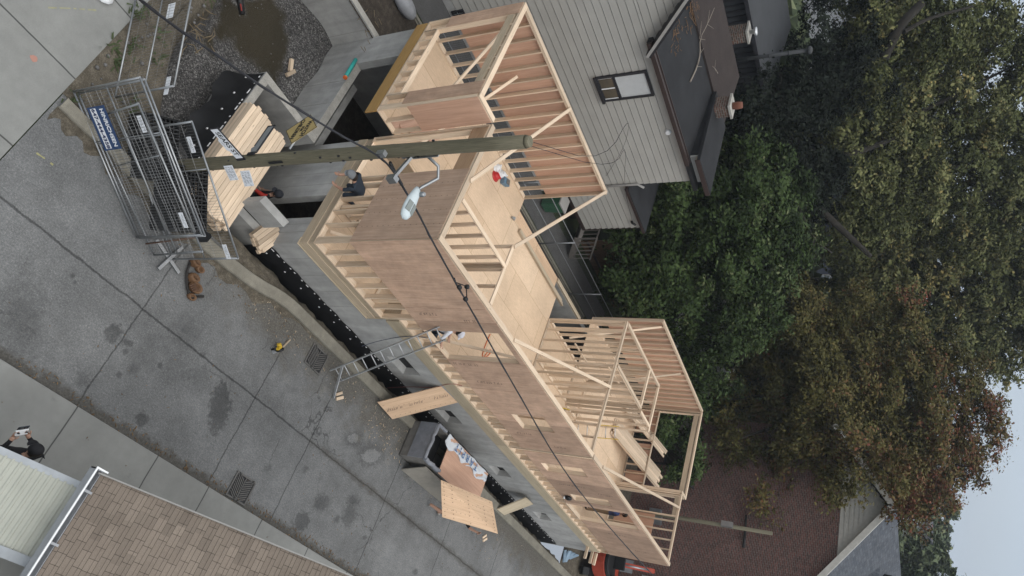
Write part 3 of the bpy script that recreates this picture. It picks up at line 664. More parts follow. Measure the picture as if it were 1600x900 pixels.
def sash(x0, x1, z0, z1, zs):
    m = MB(); f = .075
    for b in ((x0-f, x1+f, z0-f, z0), (x0-f, x1+f, z1, z1+f), (x0-f, x0, z0, z1), (x1, x1+f, z0, z1)): m.box(b[0], b[1], YW-.12, YW, b[2], b[3])
    w = m.build('window', TRIM_D, WH)
    m = MB(); m.box(x0-f-.03, x1+f+.03, YW-.19, YW-.121, z0-f-.04, z0-f+.05); m.build('sill', TRIM_D, w)
    m = MB(); m.box(x0, x1, YW-.075, YW-.06, zs, z1); m.build('blind', plain('window_blind', (.46, .48, .49), .25, 0, .05, spec=.6), w)
    m = MB(); m.box(x0, x1, YW-.075, YW-.06, z0, zs); m.build('pane', plain('curtained_glass', (.07, .06, .045), .12, 0, .15, spec=.7), w)
    m = MB(); m.box(x0, x1, YW-.10, YW-.076, zs-.06, zs+.04); m.build('rail', TRIM_D, w)
    m = MB(); xm = (x0+x1)/2
    for b in ((xm-.02, xm+.02, z0, zs-.06), (x0, x0+.03, z0, zs-.06), (x1-.03, x1, z0, zs-.06)): m.box(b[0], b[1], YW-.09, YW-.076, b[2], b[3])
    m.build('muntin', WHITE, w)
sash(4.5, 5.36, 4.12, 5.72, 4.66)
m = MB(); m.box(1.15, 1.85, YW-.08, YW-.0, .12, .58); w = m.build('basement_window', TRIM_D, WH)
m = MB(); m.box(1.2, 1.8, YW-.09, YW-.082, .17, .53); m.build('pane', GLASS_D, w)
m = MB()
for i in range(5): m.box(1.25+i*.12, 1.262+i*.12, YW-.105, YW-.092, .17, .53)
m.box(1.2, 1.8, YW-.105, YW-.092, .34, .352); m.build('grille', STEEL_D, w)
m = MB(); m.lathe((7.05, YW-.05, 5.85), [(.10, -.08), (.11, 0), (.08, .08)], 10, Matrix.Rotation(PI/2, 3, 'X')); m.build('lamp', WHITE, WH)
# downpipes
m = MB(); m.tube([(9.4, YW-.1, 2.0), (9.4, YW-.1, 4.1), (9.6, YW-.1, 4.3)], .045, 8); m.build('downpipe', TRIM_W, WH)
m = MB(); m.tube([(1.75, YW-.1, .2), (1.85, YW-.1, 2.4)], .035, 8); m.tube([(1.35, YW-.1, .2), (1.42, YW-.1, 2.4)], .02, 8); m.build('conduit', TRIM_W, WH)
def chimney(x, y, z, h, pot, flue, lab=None):
    m = MB(); m.box(x-.24, x+.24, y-.3, y+.3, z-.3, z+h); c = m.build('chimney', CHB, WH); tag(c, lab)
    m = MB(); m.box(x-.3, x+.3, y-.36, y+.36, z+h, z+h+.08); m.build('cap', CONC_T, c)
    m = MB(); m.lathe((x, y, z+h+.08), pot, 12); m.build('flue', flue, c)
CHB = brick_mat('chimney_brick', (.12, .058, .04), (.06, .045, .036), (.16, .15, .135), (3, 2), .22, .085, .012)
TERRA = plain('terracotta', (.15, .058, .036), .8)
chimney(8.55, 13.55, 6.5, .75, [(.13, 0), (.14, .2), (.12, .34)], TERRA, 'chimney with a terracotta pot')
chimney(8.9, 18.4, 6.2, .95, [(.09, 0), (.09, .18), (.17, .2), (.17, .28), (.06, .3)], ALU, 'chimney with a metal cap')
# single storey rear addition on the pale house
m = MB(); clap(m, 9.5, 11.95, YW+.06, 1.05, 3.55); m.box(9.5, 11.9, YW+.06, 15, 1.05, 3.5); m.build('addition_wall', SIDING, WH)
m = MB(); m.box(9.56, 12.1, YW-.18, 15.2, 3.56, 3.66); m.box(11.93, 11.99, YW+.02, 15, 1.0, 3.56); m.box(9.6, 12, YW+.0, YW+.06, .92, 1.06); m.build('addition_roof', TRIM_B, WH); m = MB(); m.box(9.6, 12.08, YW-.16, 15.1, 3.662, 3.69); m.build('addition_roof_top', ROOF_D, WH)
m = MB(); m.tube([(11.5, YW-.05, 3.25), (11.5, YW-.14, 3.3), (11.6, YW-.16, 3.42)], .05, 8); m.build('lamp', BLACK, WH)
m = MB(); m.box(9.6, 11.8, YW+.5, YW+.56, 0, 1); m.build('underporch_dark', BLACK, WH)  # black panel painted for the dark open space under the addition
# fallen branches on the roof
BARK_P = plain('dead_branch', (.22, .19, .16), .9)
def dead(pts, r):
    m = MB(); P = [G(x, y, 6.4) + Vector((0, 0, .0)) for x, y in pts]
    for p in P: p.z = 6.3+(p.y-YW)*.075+.06
    m.tube(smooth(P, 1), [r*(1-.7*i/(len(smooth(P, 1))-1)) for i in range(len(smooth(P, 1)))], 5)
    for i in range(1, len(P)-1):
        for s_ in (-1, 1):
            d = (P[i+1]-P[i]); q = P[i]+Vector((-d.y, d.x, 0))*s_*random.uniform(.2, .5)+d*.3+Vector((0, 0, .08)); m.tube([P[i], q], [r*.35, r*.15], 4)
    return m
o = dead([(1075, 128), (1083, 105), (1086, 85), (1084, 62), (1093, 40), (1101, 15)], .032).build('fallen_branch', BARK_P); tag(o, 'long pale dead branch lying across the dark flat roof', 'branch')
o = dead([(1110, 116), (1106, 108), (1100, 103)], .022).build('fallen_branch', BARK_P); tag(o, 'short forked dead twig beside the long branch on the roof', 'branch')
m = MB()
for k in range(90):
    a = random.choice([(1075, 18), (1070, 30), (1055, 50), (1053, 75), (1072, 10)]); p = G(a[0]+random.gauss(0, 4), a[1]+random.gauss(0, 9), 6.4); p.z = 6.3+(p.y-YW)*.075+.05
    if p.y > YW-.1: m.tube([p, p+Vector((random.gauss(0, .14), random.gauss(0, .14), .03))], [.012, .006], 4)
tag(m.build('leaf_litter', plain('dry_twigs', (.17, .10, .055), .9)), kind='stuff')
# --- dark ribbed house further back
DH = thing('dark_house', 'dark ribbed house with a low roof and steel vent pipe behind the pale house', 'house')
m = MB(); m.box(-8, 13.4, 20.2, 25, 0, 6.8); m.build('wall', DARKWALL, DH)
m = MB()
for i in range(64): m.box(-4+i*.27, -3.93+i*.27, 20.15, 20.2, 0, 6.8)
m.build('rib', TRIM_D, DH)
m = MB(); m.hexa([(-8, 19.9, 6.95), (13.6, 19.9, 6.95), (13.6, 25.2, 7.4), (-8, 25.2, 7.4), (-8, 19.9, 7.05), (13.6, 19.9, 7.05), (13.6, 25.2, 7.55), (-8, 25.2, 7.55)])
m.build('roof', DARKWALL, DH); m = MB(); m.beam((-8, 19.85, 6.98), (13.7, 19.85, 6.98), .16, .16); m.build('gutter', TRIM_D, DH)
m = MB(); m.tube([(11.1, 19.7, 5.2), (11.1, 19.7, 9.1)], .085, 10); m.lathe((11.1, 19.7, 9.05), [(.09, 0), (.17, .02), (.17, .14), (.1, .2)], 12)
for z in (5.6, 6.6, 7.5, 8.3): m.lathe((11.1, 19.7, z), [(.1, 0), (.1, .05)], 10)
m.build('vent_pipe', plain('dark_pipe', (.045, .047, .05), .6, .2), DH)  # vent pipe in one even dark grey
SH = thing('garden_shed', 'grey weathered board shed behind the dark ribbed house', 'shed')
m = MB()
for i in range(70): m.box(-2+i*.22, -1.79+i*.22, 27.5, 27.53, 0, 8.6+.02*(i % 2), axis=2)
m.build('wall', OLDWOOD, SH); m = MB(); m.box(-2.1, 13.5, 27.4, 31, 8.62, 8.75); m.build('roof', DARKWALL, SH)
# --- brick house beyond the rear
XB = 27.0
BH = thing('brick_house', 'tall red brown brick house with pale gable siding and grey shingle roof', 'house')
BRICK = brick_mat('red_brown_brick', (.165, .064, .050), (.080, .041, .035), (.175, .15, .135), (1, 2))
rz = lambda y: 12.3-abs(y-6.6)*.72
m = MB(); m.box(XB, XB+12, -4, 10.3, -.1, 6.0)
m.extrude([(XB, .3, 6.0), (XB, 10.3, 6.0), (XB, 10.2, rz(10.2)-.25), (XB, 9.8, 10.1), (XB, 3.7, 10.1), (XB, .3, rz(.3)-.3)], (12, 0, 0)); m.build('wall', BRICK, BH)
m = MB(); y0 = 3.75; z = 10.1
while z < 12.1:
    h_ = .2; ya = 6.6-(12.05-z)/.72; yb = 6.6+(12.05-z)/.72
    m.poly([(XB-.04, max(ya, 3.6), z), (XB-.04, min(yb, 9.6), z), (XB-.012, min(yb-.15, 9.6), z+h_), (XB-.012, max(ya+.15, 3.6), z+h_)], random.uniform(.3, .7)); z += h_
m.build('gable_siding', plain('cream_siding', (.42, .40, .36), .6), BH)
SHG = shingle_mat('grey_shingles', (.055, .062, .075), (.085, .092, .105), 0, 1, 1.24, .32, .15)
m = MB()
for yy in (-.8, 10.4):
    m.hexa([(XB-.35, yy, rz(yy)-.02), (XB+12, yy, rz(yy)-.02), (XB+12, 6.6, 12.3), (XB-.35, 6.6, 12.3), (XB-.35, yy, rz(yy)+.1), (XB+12, yy, rz(yy)+.1), (XB+12, 6.6, 12.42), (XB-.35, 6.6, 12.42)])
m.build('roof', SHG, BH)
m = MB()
m.beam((XB-.38, 6.6, 12.27), (XB-.38, -.8, rz(14)-.05), .06, .26); m.beam((XB-.38, 6.6, 12.27), (XB-.38, 10.4, rz(10.4)-.02), .06, .26)
m.build('rake_board', plain('cream_trim', (.50, .48, .44), .5), BH)
m = MB(); m.extrude([(XB+3.0, 2.6, 9.3), (XB+6.6, 2.6, 9.3), (XB+4.8, 2.6, 11.6)], (0, 3, 0)); m.build('dormer', SHG, BH)
m = MB()
for x, y in ((XB+6.5, 5.6), (XB+7.3, 5.6)): m.lathe((x, y, rz(5.6)), [(.09, 0), (.09, .5), (.1, .52)], 8)
m.build('roof_vent', BLACK, BH)
m = MB(); m.tube([(XB-.1, 1.35, 1.5), (XB-.1, 1.15, 5.3)], .05, 8); m.tube([(XB-.1, .75, 1.5), (XB-.1, .5, 5.0)], .04, 8); m.build('downpipe', WHITE, BH)
m = MB(); m.tube([(XB-.12, 4.6, 6.0), (XB-.14, 3.6, 6.05)], .06, 8); m.tube([(XB-.12, 5.2, 5.95), (XB-.12, 4.6, 6.0)], .05, 8); m.build('waste_pipe', BLACK, BH)
m = MB(); m.box(XB-.12, XB, -.9, .2, 1.2, 2.8); w = m.build('window', STEEL_D, BH); m = MB(); m.box(XB-.13, XB-.122, -.8, .1, 1.3, 2.7); m.build('pane', GLASS_D, w)
m = MB(); m.box(XB-.3, XB, 4.0, 4.4, 1.3, 1.9); m.box(XB-.25, XB, 4.5, 4.75, 1.2, 1.8); m.build('meter_box', STEEL_D, BH)
# lean-to with a dark corrugated roof
LT = thing('lean_to', 'low lean-to with dark corrugated roof against the brick house', 'shed')
a, b, c, d = GX(1003, 690, 26.9), GX(1052, 722, 26.9), None, None
m = MB()
for i in range(26):
    y0 = 6.2+i*.12; m.hexa([(24.2, y0, 2.3), (26.95, y0, 3.1), (26.95, y0+.10, 3.1), (24.2, y0+.10, 2.3), (24.2, y0, 2.33+.02*(i % 2)), (26.95, y0, 3.13+.02*(i % 2)), (26.95, y0+.12, 3.13), (24.2, y0+.12, 2.33)])
m.build('roof', plain('dark_corrugated', (.04, .036, .032), .4, 0, .25), LT)
m = MB()
for y in (6.15, 7.7, 9.35): m.beam((24.15, y, 2.38), (26.9, y, 3.2), .07, .06); m.box(24.2, 24.28, y-.04, y+.04, 0, 2.35)
m.box(24.1, 24.2, 6.1, 9.4, 2.3, 2.42); m.build('frame', TRIM_D, LT)
# --- wood pole with a box, in front of the brick house
WP = thing('wood_pole', 'grey green wooden service pole with a metal box before the brick wall', 'utility pole', (24, 3.5, 0))
m = MB(); m.tube([(0, 0, 0), (.05, .02, 7.75)], [.11, .085], 12); m.build('shaft', POLE_M, WP)
m = MB(); m.box(-.28, -.12, -.12, .12, 5.6, 6.1); m.build('metal_box', STEEL, WP)
# --- near house with brown shingles, bottom corner
NH = thing('shingled_house', 'near house with a brown shingle roof and white gutter beside the pavement', 'house')
XE, YE, ZE, SL = -2.38, -6.54, 3.0, 1.03
SHB = shingle_mat('brown_shingles', (.185, .150, .122), (.215, .176, .143), 1, 0, 1.436, .24, .14)
m = MB(); L_ = 6.0; row = .14/1.436; k = 0; x = XE
while x < XE+L_:   # real overlapping courses
    z = ZE+(x-XE)*SL; x2 = x+row*1.02; z2 = ZE+(x2-XE)*SL
    y = YE-.0
    m.poly([(x, YE-9, z+.012), (x, YE, z+.012), (x2, YE, z2), (x2, YE-9, z2)]); m.poly([(x, YE-9, z), (x, YE, z), (x, YE, z+.012), (x, YE-9, z+.012)])
    x += row; k += 1
m.build('roof', SHB, NH)
m = MB(); m.hexa([(XE+.02, YE-9, ZE-.03), (XE+L_, YE-9, ZE+L_*SL-.03), (XE+L_, YE-.01, ZE+L_*SL-.03), (XE+.02, YE-.01, ZE-.03), (XE+.02, YE-9, ZE-.004), (XE+L_, YE-9, ZE+L_*SL-.004), (XE+L_, YE-.01, ZE+L_*SL-.004), (XE+.02, YE-.01, ZE-.004)]); m.build('roof_deck', OLDWOOD, NH)
m = MB(); m.extrude([(XE+.3, YE-.25, 0), (XE+L_, YE-.25, 0), (XE+L_, YE-.25, ZE+L_*SL-.2), (XE+.3, YE-.25, ZE+.1)], (0, -8.5, 0)); m.build('wall', SIDING, NH)
m = MB()
for (x0, x1, z0, z1) in ((-.14, -.115, -.10, .04), (-.14, .0, -.115, -.10), (-.012, .0, -.10, .0)): m.box(XE+x0, XE+x1, YE-9, YE+.06, ZE+z0, ZE+z1)
m.box(XE-.14, XE+.0, YE+.04, YE+.06, ZE-.1, ZE+.03)
for y in np.arange(.28, 8, .78): m.beam((XE-.13, YE-y, ZE+.02), (XE+.05, YE-y, ZE+.03), .035, .012)
m.build('gutter', plain('gutter_shaded_white', (.30, .31, .33), .5), NH)  # white gutter painted greyer for the shade on its outer face
m = MB(); m.box(XE-.15, XE-.125, YE-9, YE+.075, ZE+.041, ZE+.058); m.box(XE-.124, XE+.06, YE+.05, YE+.075, ZE+.041, ZE+.058); m.build('gutter_lip', WHITE, NH)
m = MB(); m.beam((XE-.02, YE+.01, ZE-.02), (XE+L_, YE+.01, ZE+L_*SL-.02), .02, .10); m.build('rake_edge', TRIM_W, NH)
# ribbed porch cover
m = MB(); n_ = 13; x0, x1, zz0, zz1 = XE-1.05, XE+.17, 1.86, 2.58; ya, yb = YE-.22, YE-1.32
P = []
for i in range(n_*8+1):
    f = i/(n_*8); P.append((x0+(x1-x0)*f, zz0+(zz1-zz0)*f+.014*(1 if (i % 8) in (2, 3, 4) else 0)))
for (xa, za), (xb, zb) in zip(P, P[1:]): m.poly([(xa, yb, za), (xb, yb, zb), (xb, ya, zb), (xa, ya, za)])
m.build('porch_cover', plain('pale_ribbed_metal', (.375, .38, .33), .5, 0, .08, 3), NH)
m = MB(); m.beam((x0-.5, ya+.03, zz0-.31), (x1+.02, ya+.03, zz1-.01), .10, .05); m.build('porch_trim', plain('grey_porch_trim', (.33, .35, .37), .5), NH); m = MB(); m.beam((x0-.5, yb-.05, zz0-.29), (x1+.02, yb-.05, zz1+.02), .14, .05); m.build('porch_trim', plain('grey_porch_trim', (.33, .35, .37), .5), NH)
m = MB(); m.box(x1-2.2, x1-.1, yb-2, yb-.15, 1.3, 1.36); m.build('porch_screen', BLACK, NH)
m = MB()
for k in range(4):
    c_ = Vector((x1-.5-k*.42, yb-.5, 1.42)); m.tube([c_+Vector((.32*math.cos(t), .32*math.sin(t), 0)) for t in np.linspace(0, 2*PI, 22)], .012, 5, cap=False)
m.build('scroll_iron', STEEL, NH)
m = MB(); m.beam((x0-.9, ya+.12, 1.25), (x0+.0, ya+.10, 1.90), .12, .10); m.beam((x0-.9, ya-.1, 1.25), (x0-.05, ya-.08, 1.86), .10, .08); m.box(x0-.02, x0+.1, ya-.2, ya-.06, .1, 2.0); m.build('porch_beam', OLDWOOD, NH)
# ------------------------------------------------------------------ utility pole with signs and lamp
UP_ = thing('utility_pole', 'tall greenish wooden utility pole with a street lamp and street signs at the site corner', 'utility pole')
PB, PT = Vector((-2.99, -.43, -.3)), Vector((-2.98, -.76, 8.55))
pz = lambda z: PB+(PT-PB)*((z-PB.z)/(PT.z-PB.z))
m = MB(); m.tube([pz(z) for z in np.linspace(-.3, 8.5, 14)], [.135-.032*i/13 for i in range(14)], 14); m.tube([pz(8.5), pz(8.57)], [.10, .085], 14)
m.build('shaft', POLE_M, UP_)
m = MB()
for k in range(26):
    z = random.uniform(.5, 8.4); a = random.uniform(0, 6.28); p = pz(z)+Vector((math.cos(a), math.sin(a), 0))*.122; m.box(p.x-.012, p.x+.012, p.y-.012, p.y+.012, z-.02, z+.02)
m.build('bolt', TRIM_D, UP_)
p = pz(6.62); m = MB()
m.tube([p+Vector((.1, -.03, .0)), p+Vector((.34, -.06, .12)), p+Vector((.45, -.22, .12)), Vector((-2.56, -1.12, 6.52)), Vector((-2.56, -1.22, 6.46))], [.027]*5, 8)
plate(m, p+Vector((.115, -.02, .0)), (0, 1, 0), (0, 0, 1), .12, .5, .02); m.build('lamp_arm', STEEL, UP_)
# cobra head lamp
m = MB(); LG = plain('lamp_grey', (.50, .56, .58), .4, 0, .05); prof = [(.0, .05), (.05, .07), (.15, .095), (.28, .12), (.42, .125), (.54, .112), (.61, .08), (.64, .03)]
rings = []
for s_, w in prof:
    c_ = Vector((-2.56, -1.14-s_, 6.46)); rings.append(m.add([c_+Vector((w*math.cos(t), 0, .075*math.sin(t)*(1 if math.sin(t) > 0 else .45)*min(1, w/.09))) for t in np.linspace(0, 2*PI, 15)[:-1]]))
for a, b in zip(rings, rings[1:]):
    for k in range(14): m.face((a+k, a+(k+1) % 14, b+(k+1) % 14, b+k), None, .5, 0, True)
m.face([rings[0]+k for k in range(14)]); m.face([rings[-1]+k for k in range(14)])
LH = m.build('lamp_head', LG, UP_)
m = MB()
for sx in (-1, 1): m.hexa([(-2.56+sx*.012, -1.47, 6.525), (-2.56+sx*.10, -1.47, 6.515), (-2.56+sx*.105, -1.66, 6.512), (-2.56+sx*.012, -1.66, 6.525), (-2.56+sx*.012, -1.47, 6.545), (-2.56+sx*.10, -1.47, 6.525), (-2.56+sx*.10, -1.66, 6.522), (-2.56+sx*.012, -1.66, 6.543)])
m.build('cooling_grille', plain('lamp_grille', (.20, .22, .21), .5), LH)
m = MB(); m.lathe((-2.50, -1.22, 6.51), [(.045, 0), (.045, .06), (.03, .09)], 12); m.build('photocell', STEEL, LH)
# bracket for the cable
m = MB(); q = pz(6.2)
m.beam(q+Vector((.12, 0, .12)), q+Vector((.17, -.45, -.1)), .05, .05); m.obox(q+Vector((.12, .02, .12)), .04, .14, .4, Matrix.Identity(3)); m.obox(q+Vector((.17, -.47, -.10)), .12, .10, .16, Matrix.Identity(3))
m.build('cable_bracket', STEEL, UP_); m = MB(); m.obox((-3.25, -1.02, 6.1), .09, .09, .15, Matrix.Identity(3)); m.build('cable_clamp', STEEL, UP_)
# street sign blades
c_ = Vector((-3.5, -.60, 2.43)); m = MB(); hw = .36; hh = .095
m.extrude([c_+Vector((x, -.0, z)) for x, z in ((-hw, -hh), (-.14, -hh), (-.10, -hh-.05), (.14, -hh-.05), (.18, -hh), (hw, -hh), (hw, hh), (-hw, hh))], (0, -.008, 0))
s1 = m.build('street_sign', SIGNW, UP_); m = MB()
for (x0, x1, z0, z1) in ((-hw-.02, hw+.02, hh, hh+.022), (-hw-.02, -hw, -hh, hh), (hw, hw+.06, -hh-.02, hh+.02)): m.box(c_.x+x0, c_.x+x1, c_.y-.012, c_.y+.004, c_.z+z0, c_.z+z1)
m.build('sign_frame', TRIM_D, s1); text_mesh('SEARS ST', .145, frame(c_+Vector((0, -.0095, .005)), (1, 0, 0), (0, 0, 1)), SIGNB, parent=s1, bold=.002); scribble('lettering', frame(c_+Vector((0, -.0095, -.09)), (1, 0, 0), (0, 0, 1)), 1, .03, SIGNB, s1, .12)
c_ = Vector((-3.14, -.15, 2.72)); m = MB()
m.extrude([c_+Vector((0, y, z)) for y, z in ((-.36, -.07), (-.22, -.14), (-.16, -.075), (.36, -.075), (.36, .075), (-.30, .075))], (-.008, 0, 0)); s2 = m.build('street_sign', plain('sign_back_grey', (.28, .29, .30), .4, .3), UP_)
m = MB()
for (y0, y1, z0, z1) in ((-.36, .38, .075, .10), (-.16, .38, -.10, -.075), (.36, .385, -.1, .1), (-.40, -.33, -.14, .06)): m.box(c_.x-.014, c_.x+.006, c_.y+y0, c_.y+y1, c_.z+z0, c_.z+z1)
m.build('sign_frame', TRIM_D, s2)
def small_plate(px, zc, w, h, rt, lines, name='parking_sign'):
    m = MB(); plate(m, px, rt, (0, 0, 1), w, h); o = m.build(name, SIGNW, UP_)
    scribble('lettering', frame(Vector(px)+frame(px, rt, (0, 0, 1)).to_3x3()@Vector((0, 0, .004)), rt, (0, 0, 1)), 3, .05, plain('sign_lettering_grey', (.10, .10, .13), .5), o, w*.78, int(zc*10)+4)
    return o
small_plate((-2.92, -.74, 2.08), 0, .30, .24, (.93, -.37, 0), [('NO', .09, .06), ('EXIT', .08, -.05)])
small_plate((-2.78, -.78, 2.42), 0, .30, .26, (.86, -.5, 0), [('PERMIT', .06, .07), ('PARKING', .055, 0), ('ONLY', .055, -.07)])
# warning diamond
c_ = Vector((-3.14, .02, 3.62)); m = MB(); plate(m, c_, (0, -.7071, .7071), (0, .7071, .7071), .56, .56, .006)
d_ = m.build('warning_sign', plain('faded_yellow_sign', (.40, .30, .13), .5, 0, .1), UP_)
m = MB()
for k in range(4):
    a = PI/2*k; cc = c_+Vector((-.004, math.cos(a+PI/4)*.27*1, math.sin(a+PI/4)*.27)); t = Vector((0, -math.sin(a+PI/4), math.cos(a+PI/4))); m.beam(cc-t*.275, cc+t*.275, .012, .004, (1, 0, 0))
m.build('border', SIGNB, d_)
for tx, sz, dz in (('WATCH', .13, .12), ('FOR', .08, .02), ('CHILDREN', .13, -.09)): text_mesh(tx, sz, frame(c_+Vector((-.005, 0, dz)), (0, -1, 0), (0, 0, 1)), SIGNB, parent=d_, sx=.85, bold=.004)
m = MB(); m.beam(c_+Vector((.02, -.5, -.0)), c_+Vector((.02, 0, 0)), .03, .03); m.build('sign_arm', STEEL, UP_)
m = MB(); plate(m, pz(3.35)+Vector((-.05, -.145, 0)), (1, 0, 0), (0, 0, 1), .05, .34, .012); m.build('pole_tag', BLACK, UP_)
# overhead cables
def cable(name, pts, r, label, mat=CABLE, cat='cable', group=None, spl=()):
    m = MB(); P = smooth([Vector(p) for p in pts], 2); m.tube(P, r, 6)
    # wrapped second strand
    Q = [p+Vector((0, .9*math.sin(i*1.3), .9*math.cos(i*1.3)))*r for i, p in enumerate(P)]; m.tube(Q, r*.6, 5)
    o = tag(m.build(name, mat), label, cat, group)
    return o
cb = cable('overhead_cable', [(-7.6, -3.25, 6.9), (-7.25, -3.0, 6.55), (-6.3, -2.38, 6.1), (-5.3, -1.95, 6.0), (-4.1, -1.5, 6.1), (-3.25, -1.06, 6.08), (-2.75, -.9, 5.98), (-1.6, -.8, 5.76), (-.72, -.8, 5.61), (.68, -.8, 5.45), (3.24, -.8, 5.14), (6.19, -.8, 4.80), (8.72, -.8, 4.52), (12, -.8, 4.42), (18.45, -.8, 4.75), (26, -.8, 5.6)], .017, 'thick black overhead cable sagging from the utility pole along the long plywood wall')
m = MB()
for (x, z) in ((.55, 5.49), (.95, 5.43)): m.lathe((x, -.8, z), [(.02, -.06), (.05, -.03), (.05, .03), (.02, .06)], 8, Matrix.Rotation(PI/2, 3, 'Y'))
m.tube([(.25, -.8, 5.53), (.5, -.72, 5.40), (.7, -.66, 5.52), (.95, -.75, 5.44)], .012, 6); m.lathe((.72, -.66, 5.52), [(.02, -.05), (.05, -.02), (.05, .04), (.02, .06)], 8); m.build('splice', BLACK, cb)
m = MB(); m.tube([(-2.95, -.9, 6.02), (-2.6, -.87, 5.93), (-2.4, -.86, 5.90)], .028, 8); m.build('clamp_sleeve', BLACK, cb)
cable('service_wire', [(-2.99, -.6, 8.2), (2, 4, 6.9), (5.2, 9.6, 5.3), (7.3, 10.6, 4.3), (8.9, 10.75, 3.0)], .006, 'thin service wire drooping across the grey clapboard wall', group=None)
cable('service_wire', [(-2.99, -.6, 8.0), (3.2, 5, 6.5), (6.6, 9.9, 4.7), (9.3, 10.6, 3.6), (11.5, 10.7, 3.3)], .006, 'second thin wire reaching the lamp on the low addition')
# ------------------------------------------------------------------ temporary site fence panels
MESH_M = plain('fence_mesh_wire', (.25, .255, .26), .5, .6, .1)
def fence_panel(label, a, b, h=1.95, lean=(0, 0), zb=.08, rails=(0, .5, 1), sp=.055, grp='temporary mesh fence panels', feet=False):
    a, b = Vector((*a[:2], zb)), Vector((*b[:2], zb)); t = thing('site_fence', label, 'fence', (a.x, a.y, 0), 0, grp)
    ln = Vector((lean[0], lean[1], 0)); upv = Vector((0, 0, h))+ln; L = (b-a).length; d = (b-a)/L
    loc = lambda p: p-Vector((a.x, a.y, 0))
    m = MB(); m.tube([loc(a), loc(a+upv)], .021, 8); m.tube([loc(b), loc(b+upv)], .021, 8)
    for f in rails: m.tube([loc(a+upv*f), loc(b+upv*f)], .019 if f in (0, 1) else .014, 8)
    m.tube([loc(a+d*L*.33), loc(a+d*L*.33+upv*.98)], .012, 6) if L > 2.4 else None
    m.build('frame', STEEL, t)
    m = MB(); n = int(L/sp)
    for i in range(1, n): m.tube([loc(a+d*i*L/n), loc(a+d*i*L/n+upv)], .0027, 3, cap=False, smooth=False)
    for i in range(1, 6): m.tube([loc(a+upv*i/6), loc(b+upv*i/6)], .0025, 3, cap=False, smooth=False)
    m.build('mesh_wire', MESH_M, t)
    if feet:
        for p in (a, b):
            m = MB(); nrm = Vector((-d.y, d.x, 0)); m.beam(loc(Vector((p.x, p.y, .03)))-nrm*.42, loc(Vector((p.x, p.y, .03)))+nrm*.42, .09, .05); m.build('foot', STEEL_D, t)
    return t, a, d, upv, loc
def fence_tag(t, a, d, upv, loc, s_, f, w=.30, h=.12):
    m = MB(); c_ = loc(a+d*s_+upv*f); nrm = d.cross(upv).normalized(); plate(m, c_+nrm*.03, d, upv, w, h, .004); o = m.build('tag_plate', SIGNW, t)
    scribble('lettering', frame(c_+nrm*.0335, d, upv), 2, .028, SIGNB, o, w*.75)
def gp2(x, y): q = G(x, y, .08); return (q.x, q.y)
# front panel with the contractor banner
A1, B1 = gp2(115, 143), gp2(213, 371)
t, a, d, u, l = fence_panel('standing mesh fence panel with the navy contractor banner by the curved kerb', A1, B1, feet=False)
fence_tag(t, a, d, u, l, .75, .80); fence_tag(t, a, d, u, l, 2.55, .84)
nrm = d.cross(u).normalized(); BN = MB(); c_ = a+d*.72+u*.25
plate(BN, c_+nrm*.035, d, u, .80, .52, .004); bn = tag(BN.build('banner', NAVY), 'navy contractor banner with white phone number tied to the front fence panel', 'banner')
BM = MB(); plate(BM, c_+nrm*.0385-Vector((0, 0, .10)), d, u, .74, .16, .002); BM.build('number_strip', SIGNW, bn)
text_mesh('HINRICHSEN', .135, frame(c_+nrm*.039+Vector((0, 0, .13)), d, u), SIGNW, parent=bn, bold=.004, sx=.9); text_mesh('647-444-4358', .13, frame(c_+nrm*.041-Vector((0, 0, .10)), d, u), plain('navy_lettering', (.02, .03, .09), .5), parent=bn, bold=.004)
# panels stacked behind it
off = Vector((.17, .09, 0))
t, a, d, u, l = fence_panel('second mesh fence panel standing close behind the banner panel', Vector((*A1, 0))+off*.45, Vector((*B1, 0))+off*.35, rails=(0, 1))
t, a, d, u, l = fence_panel('third mesh fence panel, leaning on those with the banner', Vector((*A1, 0))+off*2.2+Vector((.15, -.35, 0)), Vector((*B1, 0))+off*2.4+Vector((.1, -.25, 0)), rails=(0, .5, 1), h=1.75, lean=(-.2, -.1))
A3, B3 = gp2(197, 206), gp2(271, 405)
t, a, d, u, l = fence_panel('mesh fence panel nearest the lumber stack, on a cross shaped steel foot', A3, B3, h=1.95)
fence_tag(t, a, d, u, l, 2.5, .88, .3, .12); fence_tag(t, a, d, u, l, .4, .9, .3, .12)
A4, B4 = gp2(180, 152), gp2(213, -6)
t, a, d, u, l = fence_panel('mesh fence panel along the gravel yard edge with white notices', A4, B4, h=1.75, sp=.06)
fence_tag(t, a, d, u, l, 1.95, .82, .34, .2); fence_tag(t, a, d, u, l, 1.6, .66, .30, .2); fence_tag(t, a, d, u, l, .05, .86, .35, .12)
q = G(262, 402, .03); o = MB(); o.beam(q+Vector((-.42, .12, 0)), q+Vector((.4, -.1, 0)), .07, .05); o.beam(q+Vector((-.05, -.35, .051)), q+Vector((.1, .35, .051)), .07, .05)
tag(o.build('fence_foot', STEEL, bevel=.004), 'cross shaped steel fence foot on the road beside the tool belt', 'fence foot')
